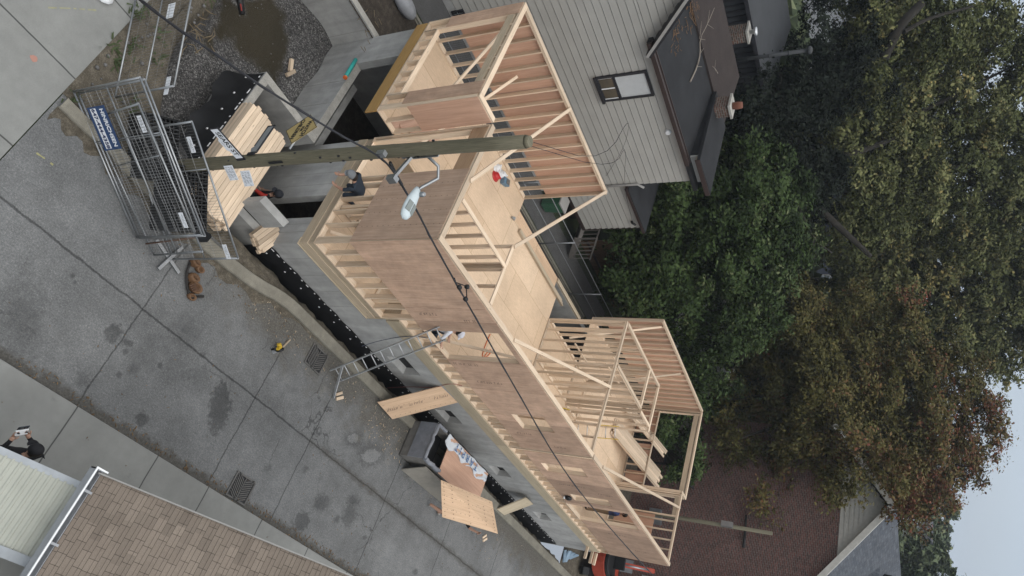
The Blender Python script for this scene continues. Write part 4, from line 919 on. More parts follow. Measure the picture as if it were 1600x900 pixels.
# black plastic crates behind the fence
for lab, (px, py), (w_, d_, n_), rz in (('black plastic mesh crate stack on the verge behind the banner panel', (243, 232), (.6, .36, 2), -.95), ('black plastic mesh crate stack on the verge nearest the pole', (276, 312), (.62, .36, 3), -.95)):
    q = G(px, py, .3); t = thing('mesh_crate', lab, 'crate', (q.x, q.y, 0), rz, 'black mesh crates behind the fence'); m = MB()
    for k in range(n_):
        z = k*.26; nx, ny = int(w_*2/.09), int(d_*2/.09)
        for i in range(nx+1): m.box(-w_+i*.09-.012, -w_+i*.09+.012, -d_, d_, z+.21, z+.24)
        for i in range(ny+1): m.box(-w_, w_, -d_+i*.09-.012, -d_+i*.09+.012, z+.18, z+.209)
        for (x0, x1, y0, y1) in ((-w_-.02, w_+.02, -d_-.02, -d_-.001), (-w_-.02, w_+.02, d_+.001, d_+.02), (-w_-.02, -w_-.001, -d_, d_), (w_+.001, w_+.02, -d_, d_)): m.box(x0, x1, y0, y1, z, z+.24)
    m.build('crate', BLACK, t)
# shovel on the panel
a_, b_ = G(228, 381, .25), G(306, 371, 1.3)
t = thing('shovel', 'long wooden shovel with black blade leaning on the fence panel', 'shovel', a_); m = MB(); m.tube([(0, 0, 0), (b_-a_)], .017, 8); m.build('handle', plain('brown_handle', (.10, .055, .035), .6), t)
m = MB(); dd = (b_-a_).normalized(); s_ = dd.cross(Vector((0, 0, 1))).normalized(); e = b_-a_
m.hexa([e-s_*.10, e+s_*.10, e+s_*.12+dd*.2, e-s_*.12+dd*.2, e-s_*.10+Vector((0, 0, .03)), e+s_*.10+Vector((0, 0, .03)), e+s_*.12+dd*.2+Vector((0, 0, .015)), e-s_*.12+dd*.2+Vector((0, 0, .015))]); m.hexa([e-s_*.12+dd*.2, e+s_*.12+dd*.2, e+s_*.03+dd*.33, e-s_*.03+dd*.33, e-s_*.12+dd*.2+Vector((0, 0, .015)), e+s_*.12+dd*.2+Vector((0, 0, .015)), e+s_*.03+dd*.33+Vector((0, 0, .01)), e-s_*.03+dd*.33+Vector((0, 0, .01))])
m.build('blade', BLACK, t)
# ------------------------------------------------------------------ lumber
def lumber(label, x0, x1, y0, y1, z0, rows, cols, w, h, rot, pivot, jit=.10, axis='y', mat=SPF, name='lumber_stack'):
    t = thing(name, label, 'lumber', (*pivot, z0), rot)
    for r in range(rows):
        m = MB()
        for c_ in range(cols):
            x = x0+c_*w; j = random.uniform(-jit, jit); m.box(x+.004, x+w-.004, y0+j, y1+j+random.uniform(-.03, .03), r*h+.001*c_ % .003, (r+1)*h-.004, None, 0, 1)
        m.build('board_layer', mat, t)
    return t
lumber('large stack of pale new lumber lying across the porch foundation walls', -.60, .58, -1.52, 1.22, .006, 6, 10, .12, .075, 0.0, (-1.93, .80), .06)
q = G(402, 380, .15); lumber('short board ends sticking out under the concrete lintel block', -.25, .27, .0, .7, .012, 2, 5, .105, .09, -.35, (q.x, q.y), .05, name='lumber_bundle')
q = G(454, 105, -1.35); o = MB(); o.obox((q.x, q.y+.1, -1.40), .10, .34, .08, Matrix.Rotation(.5, 3, 'Z')); o.obox((q.x+.12, q.y-.08, -1.40), .10, .34, .08, Matrix.Rotation(-.35, 3, 'Z'))
for v in range(len(o.v)): pass
tag(o.build('wood_offcut', SPF), 'pair of pale wood offcuts lying on the dark gravel', 'offcut')
# planks piled in the rear, sticking out over the sill
t = thing('plank_pile', 'pile of long planks sticking out over the rear window sill', 'lumber', (18.0, 4.6, 2.2))
m = MB(); dv = Vector((3.2, -.62, 1.08)); sd = Vector((.19, .98, 0))
for r in range(3):
    for c_ in range(6): a_ = sd*(c_*.13-.3)+Vector((0, 0, .045*r))+dv*random.uniform(-.02, .03); m.beam(a_-dv*.12, a_+dv*(.98-.06*(c_ % 2)), .125, .04)
m.build('plank', SPF, t)
t = thing('plank_pile', 'smaller bundle of planks beside the rear window pile', 'lumber', (18.2, 6.0, 2.2)); m = MB()
for c_ in range(4): a_ = sd*(c_*.12-.2)+dv*random.uniform(-.05, .05); m.beam(a_, a_+dv*.95, .10, .04)
m.build('plank', SPF, t)
# boards on the bay floor, reddish
t = thing('plywood_offcuts', 'reddish plywood strips lying on the front bay floor', 'plywood', (.55, 4.6, 2.03)); m = MB()
for k in range(5): m.obox((-.25+k*.26, .15*k-.2, .02+.018*k), 1.9-.15*k, .24, .016, Matrix.Rotation(1.0+.03*k, 3, 'Z'))
m.build('strip', PLYR, t)
t = thing('board_pile', 'loose boards and planks lying on the lower entry floor', 'lumber', (1.6, 2.5, 1.47)); m = MB()
for k in range(6): m.obox((.05*k, -.35+k*.16, .025+.01*k), 2.2-.1*k, .13, .038, Matrix.Rotation(.75+.06*k, 3, 'Z'))
m.build('board', SPF, t)
# long plates lying by the deck edge
t = thing('plate_boards', 'two long plate boards lying along the deck edge by the far drop', 'lumber', (6.3, 5.75, 2.03)); m = MB()
for k in range(3): m.box(0, 4.1-.1*k, .05*k, .042+.05*k, 0, .088)
m.build('board', SPF_OLD, t)
# ------------------------------------------------------------------ gang plank, planks over the trench
def quadplate(name, label, cat, px, zs, th, mat, parts=None):
    P = [G(x, y, z) for (x, y), z in zip(px, zs)]; t = thing(name, label, cat, P[0]); m = MB(); Q = [p-P[0] for p in P]; n = (Q[1]-Q[0]).cross(Q[3]-Q[0]).normalized()
    if n.z < 0: n = -n
    m.hexa([*[q-n*th for q in Q], *Q], .5); m.build('board', mat, t); return t, P
t, P = quadplate('gang_plank', 'wide brown plywood plank bridging kerb and foundation beside the bin', 'plank', [(590, 629), (704, 600), (723, 627), (613, 655)], [.14, 1.66, 1.66, .14], .03, PLYT)
up_ = (P[0]-P[3]).normalized(); rt_ = (P[1]-P[0]).normalized(); cc = (P[0]+P[1]+P[2]+P[3])/4
nz_ = rt_.cross(up_).normalized(); nz_ = nz_ if nz_.z > 0 else -nz_
for f in (-.8, -.15, .55): scribble('print', frame(cc-P[0]+rt_*f+nz_*.005, rt_, nz_.cross(rt_)), 1, .085, plain('faded_print', (.10, .06, .04), .8), t, .42, int(f*10)+20)
t, P = quadplate('trench_plank', 'pair of grey boards leaning from the kerb to the foundation wall past the carried sheet', 'plank', [(777, 796), (822, 778), (833, 788), (788, 805)], [.12, 1.0, 1.0, .12], .04, TREATED)
# ------------------------------------------------------------------ ladders
LADM = plain('worn_aluminium', (.46, .47, .48), .5, .6, .12, 5)
def ladder(label, a, b, w, rungs, rail, rm, rungm, wd=None, name='ladder'):
    a, b = Vector(a), Vector(b); t = thing(name, label, 'ladder', a); d = (b-a); s_ = Vector(wd).normalized() if wd else d.cross(Vector((0, 0, 1))).normalized(); n_ = d.normalized()
    for k in (-1, 1): m = MB(); m.beam(s_*k*w/2, d+s_*k*w/2, .022, .06, s_.cross(n_)); m.build('rail', rm, t)
    for i in range(rungs): m = MB(); c_ = d*((i+.6)/rungs); m.tube([c_-s_*w/2, c_+s_*w/2], .016, 6); m.build('rung', rungm, t)
    return t
L0, L1 = G(521, 588, .02), Vector((3.95, .02, 2.95)); L1 = GY(692, 520, -.06)
t = ladder('aluminium ladder leaning from the road to the open window of the long wall', L0, L1, .42, 12, 0, LADM, LADM, wd=(.96, -.28, 0))
m = MB(); dd = L1-L0; m.beam(dd*.12+Vector((-.2, .05, 0)), Vector((.35, -.45, 0)), .03, .06); m.build('stabiliser', LADM, t)
ladder('yellow fibreglass ladder inside the frame behind the small square window', (7.7, .55, 2.05), (9.0, .75, 4.3), .4, 8, 0, YELLOW, ALU)
ladder('yellow step ladder standing in the rear room', (12.6, 2.0, 2.05), (13.5, 2.5, 4.1), .45, 7, 0, YELLOW, ALU)
# ------------------------------------------------------------------ rubbish bin box with tarp and plywood lid
BX = thing('rubbish_bin', 'low rubbish bin box by the kerb with grey liner and brown plywood lid', 'bin')
c1, c2, c3, c4 = [G(*p, .12) for p in ((668, 662), (652, 722), (718, 790), (770, 770))]
c3 = Vector((12.0, -1.55, .0)); x0, x1, ya, yb = 7.6, 11.0, -1.75, -.62
m = MB(); wl = .05
m.box(x0, x1, ya, ya+wl, 0, .95); m.box(x0, x1, yb-wl, yb, 0, .95); m.box(x0, x0+wl, ya+wl, yb-wl, 0, .95); m.box(x1-wl, x1, ya+wl, yb-wl, 0, .95); m.box(x0, x1, ya, yb, .02, .05)
m.build('side_wall', plain('grey_bin_panel', (.17, .162, .15), .75, 0, .2), BX)
m = MB()
for (p, q, r) in (((x0, ya, .97), (x0, yb, .97), .055), ((x0, ya, .97), (x0+.9, ya, .97), .07), ((x0, yb, .97), (x0+.5, yb, .97), .05)): m.tube([Vector(p)+(Vector(q)-Vector(p))*f+Vector((random.gauss(0, .015), random.gauss(0, .015), random.gauss(0, .012))) for f in np.linspace(0, 1, 9)], r, 8)
m.box(x0-.035, x0-.004, ya, yb, .35, .95); m.build('liner', plain('grey_plastic_liner', (.20, .21, .235), .45, 0, .2), BX)
m = MB(); m.box(x0+.06, x0+1.0, ya+.06, yb-.06, .5, .55); m.build('inside_fill', BLACK, BX)  # flat black sheet filling the bin's black opening
m = MB(); m.box(x0+.85, x1+.12, ya-.06, yb+.02, .975, .995, .6, 0, 0); m.build('lid', PLYR, BX)
TW = plain('white_tarp', (.55, .58, .62), .6, 0, .06)
m = MB(); n1, n2 = 20, 7; vv = []
for i in range(n1+1):
    for j in range(n2+1):
        f, g = i/n1, j/n2; x = x0+.62+f*2.85; y = yb+.06-g*(.42+.07*math.sin(i*.9)); z = 1.0+.03*math.sin(i*1.1+j)+.02*math.sin(j*2.1+i*.4)+.012
        if j == 0: z -= .12
        vv.append((x, y, z))
b0 = m.add(vv)
for i in range(n1):
    for j in range(n2): a0 = b0+i*(n2+1)+j; m.face((a0, a0+n2+1, a0+n2+2, a0+1), None, .5, 0, True)
tp = tag(m.build('tarp', TW), 'white tarp with blue hand lettering draped over the bin lid edge', 'tarp')
sm = tp.modifiers.new('thick', 'SOLIDIFY'); sm.thickness = .006
text_mesh('T A R P I T', .34, frame((9.5, yb-.16, 1.062), (-1, 0, 0), (0, -1, 0)), plain('blue_marker', (.05, .14, .32), .6), parent=tp)
# cardboard flap leaning on the bin
m = MB(); m.hexa([(8.0, -2.05, .01), (10.8, -2.0, .01), (10.8, -1.97, .01), (8.0, -2.02, .01), (8.05, -1.84, .78), (10.7, -1.82, .78), (10.7, -1.80, .78), (8.05, -1.81, .78)])
tag(m.build('cardboard_sheet', plain('grey_cardboard', (.27, .25, .215), .8, 0, .12)), 'long grey cardboard sheet leaning on the bin side', 'cardboard')
# ------------------------------------------------------------------ small things on the road
def at0(x, y, z=0.0): return G(x, y, z)
q = at0(436, 545, .08); t = thing('circular_saw', 'yellow and black circular saw on the dusty gutter by the drain', 'saw', (q.x, q.y, 0), .9)
m = MB(); m.box(-.16, .16, -.09, .09, 0, .012); m.build('base_plate', STEEL_D, t)
m = MB(); m.lathe((0, -.02, .10), [(.0, -.03), (.095, -.03), (.10, 0), (.095, .03), (0, .03)], 18, Matrix.Rotation(PI/2, 3, 'X')); m.build('blade_guard', BLACK, t)
m = MB(); m.lathe((.0, .08, .11), [(.05, -.06), (.06, 0), (.055, .08), (.03, .1)], 12, Matrix.Rotation(PI/2, 3, 'X')); m.obox((-.06, .05, .16), .2, .06, .06, Matrix.Rotation(.4, 3, 'Y')); m.build('motor_housing', YELLOW, t)
m = MB(); m.tube([(-.1, .05, .16), (-.19, .05, .15), (-.21, .05, .07), (-.12, .05, .05)], .02, 7); m.build('handle', BLACK, t)
m = MB(); m.obox((.16, .24, .02), .04, .34, .03, Matrix.Rotation(-.3, 3, 'Z')); tag(m.build('wood_offcut', SPF_OLD), 'grey stick of wood lying beside the circular saw', 'offcut'); bpy.data.objects['wood_offcut.001'].location = (q.x, q.y, 0)
# drains
def grate(label, x, y, rz=0.0):
    t = thing('drain_grate', label, 'drain', (x, y, .006), rz, 'cast iron drain grates'); m = MB()
    for (x0, x1, y0, y1) in ((-.33, .33, -.29, -.25), (-.33, .33, .25, .29), (-.33, -.29, -.25, .25), (.29, .33, -.25, .25)): m.box(x0, x1, y0, y1, 0, .02)
    m.build('frame', plain('cast_iron', (.11, .105, .10), .75, .1, .15), t); m = MB(); m.box(-.29, .29, -.25, .25, 0, .003); m.build('sump', BLACK, t); m = MB()
    for i in range(9):
        for s_ in (-1, 1):
            cx = s_*.145; cy = -.22+i*.055; m.obox((cx, cy, .013), .27, .022, .014, Matrix.Rotation(s_*.5, 3, 'Z'))
    m.box(-.012, .012, -.25, .25, .006, .021); m.build('bar', plain('cast_iron', (.11, .105, .10), .75, .1, .15), t); return t
q1, q2 = G(376, 763), G(494, 561); grate('cast iron drain grate in the gutter below the shingle roof', q1.x, q1.y); grate('cast iron drain grate beside the ladder foot', q2.x, q2.y)
# tool belt
q = at0(305, 440); LEA = plain('brown_leather', (.13, .07, .035), .6, 0, .2); t = thing('tool_belt', 'brown leather tool belt with pouches lying on the road by the fence foot', 'tool belt', (q.x, q.y, 0), .0)
def L(x, y, z=0): p = G(x, y, z); return p-Vector((q.x, q.y, 0))
for (x, y, r, h) in ((300, 412, .12, .16), (309, 420, .11, .14), (297, 436, .14, .17), (302, 449, .17, .15), (297, 463, .11, .12)):
    m = MB(); c_ = L(x, y); m.lathe((c_.x, c_.y, 0), [(r*.85, .0), (r, .03), (r*.98, h*.7), (r*.86, h), (r*.6, h*1.02), (r*.55, h*.55)], 10, Matrix.Rotation(random.uniform(-.3, .3), 3, 'X'), sx=1.0, sy=.7); m.build('pouch', LEA, t)
m = MB(); P = [L(x, y, .05) for x, y in ((298, 408), (292, 425), (292, 445), (296, 466), (318, 463))]; m.tube(P, .03, 6); m.build('belt', plain('black_webbing', (.03, .027, .025), .8), t)
m = MB()
for k in range(4): c_ = L(301+k*1.6, 445+k*3, .17); m.obox(c_, .16, .03, .02, Matrix.Rotation(.9, 3, 'Z'))
m.build('tool_loop', plain('dark_leather', (.08, .04, .022), .6), t)
# clutter: wood scraps, crumbs
for (x, y, lab) in ((757, 843, 'pair of small pale wood blocks on the road below the carried sheet'), (530, 622, 'narrow wood strip lying on the road below the ladder')):
    q = G(x, y); m = MB(); m.obox((q.x, q.y, .02), .26, .08, .04, Matrix.Rotation(.7, 3, 'Z')); m.obox((q.x-.1, q.y+.08, .02), .24, .07, .04, Matrix.Rotation(.75, 3, 'Z')); tag(m.build('wood_offcut', SPF), lab, 'offcut')
m = MB()
def scat(n, x0, x1, y0, y1, s0, s1, z=.006):
    for _ in range(n):
        x, y = random.uniform(x0, x1), random.uniform(y0, y1); a = random.uniform(0, 6.3); l, w = random.uniform(s0, s1), random.uniform(s0*.2, s1*.25); m.obox((x, y, z+.004), l, w, .008, Matrix.Rotation(a, 3, 'Z'))
scat(70, .5, 5.5, -1.7, -.95, .015, .07); scat(90, 5.8, 7.9, -2.0, -1.0, .015, .08); scat(40, 9, 17, -2.4, -.95, .015, .06)
tag(m.build('wood_chips', SPF_OLD), kind='stuff')
m = MB(); scat(420, -3, 16, -5.27, -5.02, .02, .07); scat(60, -2, 2, -1.6, -.95, .02, .06); scat(150, -4, 16, -5, -1.2, .015, .05); scat(40, -5, 8, -7.2, -5.4, .015, .045, .105); tag(m.build('leaf_litter', plain('brown_leaves', (.16, .10, .05), .9, 0, .4)), kind='stuff')
# paint marks
def mark(name, pts, w, col, z=.007):
    m = MB(); P = [G(*p) for p in pts]
    for a_, b_ in zip(P, P[1:]):
        n_ = max(2, int((b_-a_).length/.05))
        for k in range(n_):
            if random.random() < .22: continue
            p, r = a_+(b_-a_)*k/n_, a_+(b_-a_)*(k+1)/n_; s_ = (r-p).cross(Vector((0, 0, 1))).normalized()*w/2*random.uniform(.5, 1.1); e = Vector((0, 0, z)); m.poly([p-s_+e, r-s_+e, r+s_+e, p+s_+e])
    return st(m.build(name, plain(name+'_paint', col, .8, 0, .2)))
mark('yellow_survey_mark', [(52, 236), (70, 248), (87, 261)], .035, (.27, .255, .13)); mark('yellow_survey_line', [(75, 12), (110, 13), (150, 16)], .035, (.27, .265, .17))
q = G(53, 91, .008); m = MB(); m.poly([q+Vector((.07*math.cos(a)*random.uniform(.7, 1.1), .07*math.sin(a)*random.uniform(.7, 1.1), 0)) for a in np.linspace(0, 2*PI, 14)[:-1]]); st(m.build('orange_survey_dot', plain('orange_dot_paint', (.36, .19, .15), .8)))
# teal pipe
t = thing('drain_pipe', 'short teal drain pipe with an orange cap leaning on the porch wall', 'pipe'); a_, b_ = GX(556, 93, -.74), GX(540, 120, -.74)
m = MB(); m.tube([a_, b_], .055, 12); m.build('tube', TEAL, t); m = MB(); dd = (b_-a_).normalized(); m.tube([b_, b_+dd*.05], .06, 12); m.build('cap', ORANGE, t)
# white bag and black object at the top edge
q = G(625, 8, 0); m = MB(); m.lathe((q.x, q.y, 0), [(.05, 0), (.32, .05), (.36, .18), (.30, .32), (.12, .40)], 12, sx=1.5, sy=.7); tag(m.build('white_sack', plain('white_plastic_sack', (.26, .265, .28), .6, 0, .15)), 'lumpy white plastic sack on the neighbour side yard', 'sack')
q = GX(380, 8, -3.6); t = thing('road_barrier', 'black plastic barrier end with a red reflector on the gravel', 'barrier', (q.x, q.y, q.z-.1), -.7); m = MB(); m.tube([(-.6, 0, 0), (.2, 0, .02)], [.10, .07], 10); m.build('body', BLACK, t); m = MB(); m.obox((.05, -.05, .07), .16, .03, .02, Matrix.Identity(3)); m.build('reflector', plain('dull_red', (.22, .03, .025), .6), t)
# paper cup / white litter by the pavement
q = G(160, -12, .05); m = MB(); m.lathe((q.x, q.y, .0), [(.02, 0), (.16, .02), (.17, .07), (.08, .1)], 12, sx=1.4); tag(m.build('white_bag', WHITE), 'crumpled white bag on the front pavement edge', 'bag')
# ------------------------------------------------------------------ things on the deck
for (x, y, mat, lab) in ((779, 263, WHITE, 'white hard hat on the deck, the one nearest the far studs'), (787, 273, WHITE, 'white hard hat touching the blue box'), (777, 275, RED, 'red hard hat between the white ones on the deck')):
    q = G(x, y, 2.1); t = thing('hard_hat', lab, 'hard hat', (q.x, q.y, 2.027), random.uniform(0, 6), 'hard hats on the deck'); m = MB(); m.lathe((0, 0, 0), [(.165, .0), (.165, .012), (.13, .016), (.125, .06), (.10, .11), (.05, .14), (.005, .148)], 18, sx=1.15); m.build('shell', mat, t)
    m = MB(); m.box(-.12, .12, -.02, .02, .125, .158); m.build('ridge', mat, t)
q = G(789, 284, 2.1); t = thing('tool_box', 'small blue and grey box beside the hard hats', 'box', (q.x, q.y, 2.027), .4); m = MB(); m.box(-.17, .17, -.11, .11, 0, .16); m.build('case', plain('blue_grey_box', (.12, .20, .27), .5), t, .01); m = MB(); m.box(-.05, .13, -.08, .08, .162, .18); m.build('inside_fill', OLDWOOD, t)
q = G(704, 325, 1.9); t = thing('nail_gun', 'black nail gun on the lower floor inside the front closet', 'tool', (q.x-.2, q.y-.2, 1.66), .6); m = MB(); m.obox((0, 0, .08), .26, .07, .09, Matrix.Identity(3)); m.obox((-.02, 0, -.06), .06, .05, .2, Matrix.Rotation(.3, 3, 'Y')); m.build('body', BLACK, t); m = MB(); m.obox((.15, 0, .06), .05, .04, .14, Matrix.Identity(3)); m.build('nose', STEEL_D, t)
q = G(800, 341, 2.03); m = MB(); m.obox((q.x, q.y, 2.07), .18, .06, .07, Matrix.Rotation(.3, 3, 'Z')); m.obox((q.x+.08, q.y+.05, 2.06), .05, .12, .05, Matrix.Identity(3)); tag(m.build('clamp', STEEL), 'small grey clamp near the deck corner', 'tool')
q = G(663, 258, 1.6); t = thing('fuel_can', 'red jerry can seen past the lamp arm on the entry floor', 'can', (q.x, q.y, 1.47), .6); m = MB(); m.box(-.2, .2, -.1, .1, 0, .26); m.build('body', RED, t, .02); m = MB(); m.tube([(-.12, 0, .26), (-.08, 0, .34), (.08, 0, .34), (.12, 0, .26)], .02, 6); m.build('handle', BLACK, t)
# orange extension cord on the floor behind the open window
m = MB(); P = [G(x, y, 2.045) for x, y in ((766, 522), (756, 545), (753, 560), (764, 556), (768, 544), (760, 552), (752, 566), (770, 548))]; m.tube(smooth(P, 2), .013, 5); tag(m.build('extension_cord', ORANGE), 'orange extension cord looped on the floor behind the open window', 'cord')
# air hoses from the window over the membrane
m = MB(); P = [GY(565, 541, -.3), GY(590, 533, -.06), GY(625, 526, -.05), GY(660, 525, -.03), Vector((4.2, .1, 2.62))]; m.tube(smooth(P, 2), .010, 5); tag(m.build('air_hose', plain('grey_hose', (.07, .08, .11), .5)), 'grey air hose running from the trench up to the open window', 'hose')
m = MB(); P = [GY(605, 606, -.06), GY(640, 604, -.05), GY(680, 606, -.04), GY(705, 598, -.04), Vector((6.4, .05, 2.3))]; m.tube(smooth(P, 2), .009, 5); tag(m.build('air_hose', plain('red_hose', (.25, .07, .06), .5)), 'red air hose running up the foundation beside the gang plank', 'hose')
q = GY(685, 562, -.03); 
q = GY(888, 778, -.06); m = MB(); m.lathe(q, [(.02, -.10), (.12, -.08), (.14, .02), (.10, .10), (.02, .13)], 10, sy=.6); o = m.build('black_cap', BLACK); tag(o, 'black cap hooked on the studs beside the rear window', 'lamp'); m = MB(); m.lathe(q+Vector((-.05, -.02, -.12)), [(.05, -.03), (.06, 0), (.03, .03)], 8); m.build('bracket', WHITE, o)  # black cap with a white piece, hung on the wall
# timber stubs at the far end of the wall
for k, (x, y) in enumerate(((917, 859), (925, 866), (931, 868))):
    q = GY(x, y, -.15+.02*k); m = MB(); m.box(q.x-.05, q.x+.05, -.5, -.02, q.z-.05, q.z+.05); tag(m.build('timber_stub', SPF), ['pale timber stub nearest the long wall end', 'middle pale timber stub at the end of the foundation', 'outermost pale timber stub by the excavator'][k], 'timber', 'timber stubs at the wall end')
# ------------------------------------------------------------------ excavator
EX = thing('mini_excavator', 'red and black mini excavator parked behind the far end of the long wall', 'excavator', (23.4, .75, 0), .25)
EXR = plain('excavator_red', (.30, .045, .024), .5, 0, .25); 
for s_ in (-1, 1):
    m = MB(); pts = [(x, s_*.62, z) for x, z in ((-1.0, .1), (-1.1, .3), (-.95, .52), (.95, .52), (1.1, .3), (1.0, .1))]; m.extrude([Vector(p)-Vector((0, .17, 0)) for p in pts], (0, .34, 0)); m.build('track', BLACK, EX)
m = MB(); m.box(-.55, .55, -.45, .45, .45, .62); m.build('undercarriage', STEEL_D, EX)
m = MB(); body = [(-1.15*math.cos(t)*1.0, .85*math.sin(t)) for t in np.linspace(-PI/2, PI/2, 12)]+[(.9, .85), (.9, -.85)]
m.extrude([(x, y, .62) for x, y in body], (0, 0, .62)); m.build('body', EXR, EX, .05)
m = MB(); m.extrude([(x*.97-.03, y*.97, 1.24) for x, y in body[:12]], (0, 0, .18)); m.build('counterweight', BLACK, EX, .04)
m = MB(); m.box(-.35, .15, -.28, .28, 1.25, 1.45); m.box(-.45, -.33, -.28, .28, 1.45, 1.95); m.build('seat', BLACK, EX, .04)
for (x, y) in ((-.62, -.6), (-.62, .6), (.55, -.6), (.55, .6)):
    m = MB(); m.tube([(x, y, 1.24), (x, y, 2.3)], .035, 8); m.build('canopy_post', BLACK, EX)
m = MB(); m.obox((.0, .0, 1.30), .5, .5, .04, Matrix.Identity(3)); m.build('floor_plate', EXR, EX)
m = MB(); m.beam((.9, 0, .95), (2.0, 0, 2.5), .22, .28); m.build('boom', EXR, EX, .02); m = MB(); m.beam((2.0, 0, 2.5), (3.0, 0, 1.2), .18, .2); m.build('dipper_arm', EXR, EX, .02)
m = MB(); m.extrude([(2.9, -.3, 1.2), (3.3, -.3, .9), (3.15, -.3, .5), (2.75, -.3, .6)], (0, .6, 0)); m.build('bucket', STEEL_D, EX)
m = MB(); m.tube([(1.0, .0, 1.3), (1.75, 0, 2.35)], .05, 8); m.build('hydraulic_ram', STEEL, EX)
m = MB(); m.obox((.5, .62, 1.42), .16, .16, .4, Matrix.Identity(3)); m.obox((-.4, -.72, 1.40), .3, .15, .25, Matrix.Identity(3)); m.build('lever_console', BLACK, EX)
# blue tarp and gas cylinder near the end
m = MB(); 
for k in range(5): m.obox((20.3+k*.18, -.25+.06*k, .25+.05*math.sin(k*2)), .22, .5, .05, Matrix.Rotation(.3*k, 3, 'X')@Matrix.Rotation(.4, 3, 'Z'))
tag(m.build('blue_tarp', plain('pale_blue_tarp', (.22, .30, .38), .5)), 'crumpled pale blue tarp at the end of the foundation trench', 'tarp')
# ------------------------------------------------------------------ chain link fence by the pale house
CL = thing('chain_link_fence', 'dark chain link fence along the neighbour walkway behind the frame', 'fence')
for x in np.arange(.4, 17, 3.35):
    m = MB(); m.tube([(x, 8.8, 0), (x, 8.8, 1.7)], .03, 8); m.build('post', STEEL_D, CL)
m = MB()
for z in (.08, .9, 1.68): m.tube([(.4, 8.8, z), (17.15, 8.8, z)], .016, 6)
m.build('rail', STEEL_D, CL); m = MB()
for k in range(250):
    x = .4+k*.067; m.tube([(x, 8.8, .1), (x, 8.8, 1.66)], .0025, 3, cap=False, smooth=False)
m.build('mesh_wire', STEEL_D, CL)
m = MB(); m.poly([(-4, 9.35, -.01), (18, 9.35, -.01), (18, 10.78, -.01), (-4, 10.78, -.01)]); st(m.build('walkway', plain('dark_asphalt_path', (.085, .083, .082), .9, 0, .15, 2, fine=.2)))
m = MB(); m.poly([(-4, 9.05, -.005), (18, 9.05, -.005), (18, 9.1, -.005), (-4, 9.1, -.005)]); m.box(-4, 16, 9.1, 9.2, -.02, .06); st(m.build('walkway_edge', CONC_K))
# green bin, steps and board fence by the addition
q = G(872, 322); t = thing('green_bin', 'green wheeled bin with a pale lid by the pale house wall', 'bin', (9.9, 10.45, 0)); m = MB(); m.hexa([(-.24, -.26, .08), (.24, -.26, .08), (.24, .26, .08), (-.24, .26, .08), (-.29, -.31, .92), (.29, -.31, .92), (.29, .31, .92), (-.29, .31, .92)]); m.build('body', plain('bin_green', (.03, .10, .055), .5), t, .02); m = MB(); m.box(-.32, .32, -.34, .34, .925, 1.0); m.build('lid', TRIM_W, t, .02)
t = thing('porch_steps', 'grey wooden porch steps with railing at the end of the low addition', 'steps', (12.1, 10.4, 0))
for k in range(5): m = MB(); m.box(.28*k-.2, .28*k+.08, -.1, 1.0, .86-.18*k, .9-.18*k); m.build('tread', OLDWOOD, t)
for y in (-.12, 1.02):
    m = MB(); m.beam((-.2, y, .84), (1.1, y, .05), .05, .2); m.build('stringer', OLDWOOD, t); m = MB(); m.beam((-.2, y, 1.75), (1.2, y, .95), .05, .07)
    for k in range(6): m.beam((-.15+.25*k, y, .85-.16*k), (-.15+.25*k, y, 1.7-.155*k), .035, .035)
    m.build('railing', OLDWOOD, t)
t = thing('board_fence', 'brown vertical board fence beside the dark green tree', 'fence', (13.6, 11.6, 0)); m = MB()
for k in range(34): m.box(k*.15, k*.15+.142, 0, .025, 0, 1.75+.01*(k % 3), axis=2)
m.build('boards', BROWNWOOD, t); m = MB(); m.box(0, 5.1, -.05, -.005, 1.62, 1.72); m.box(0, 5.1, -.05, -.005, .3, .4); m.build('rail', TRIM_B, t)
t = thing('grey_shed', 'pale flat roofed shed showing through the dark green tree', 'shed', (30, 16.5, 0)); m = MB(); m.box(-2.2, 2.2, -2, 2, 0, 2.6); m.build('wall', SIDING, t); m = MB(); m.box(-2.4, 2.4, -2.2, 2.2, 2.6, 2.75); m.build('roof', TRIM_W, t)
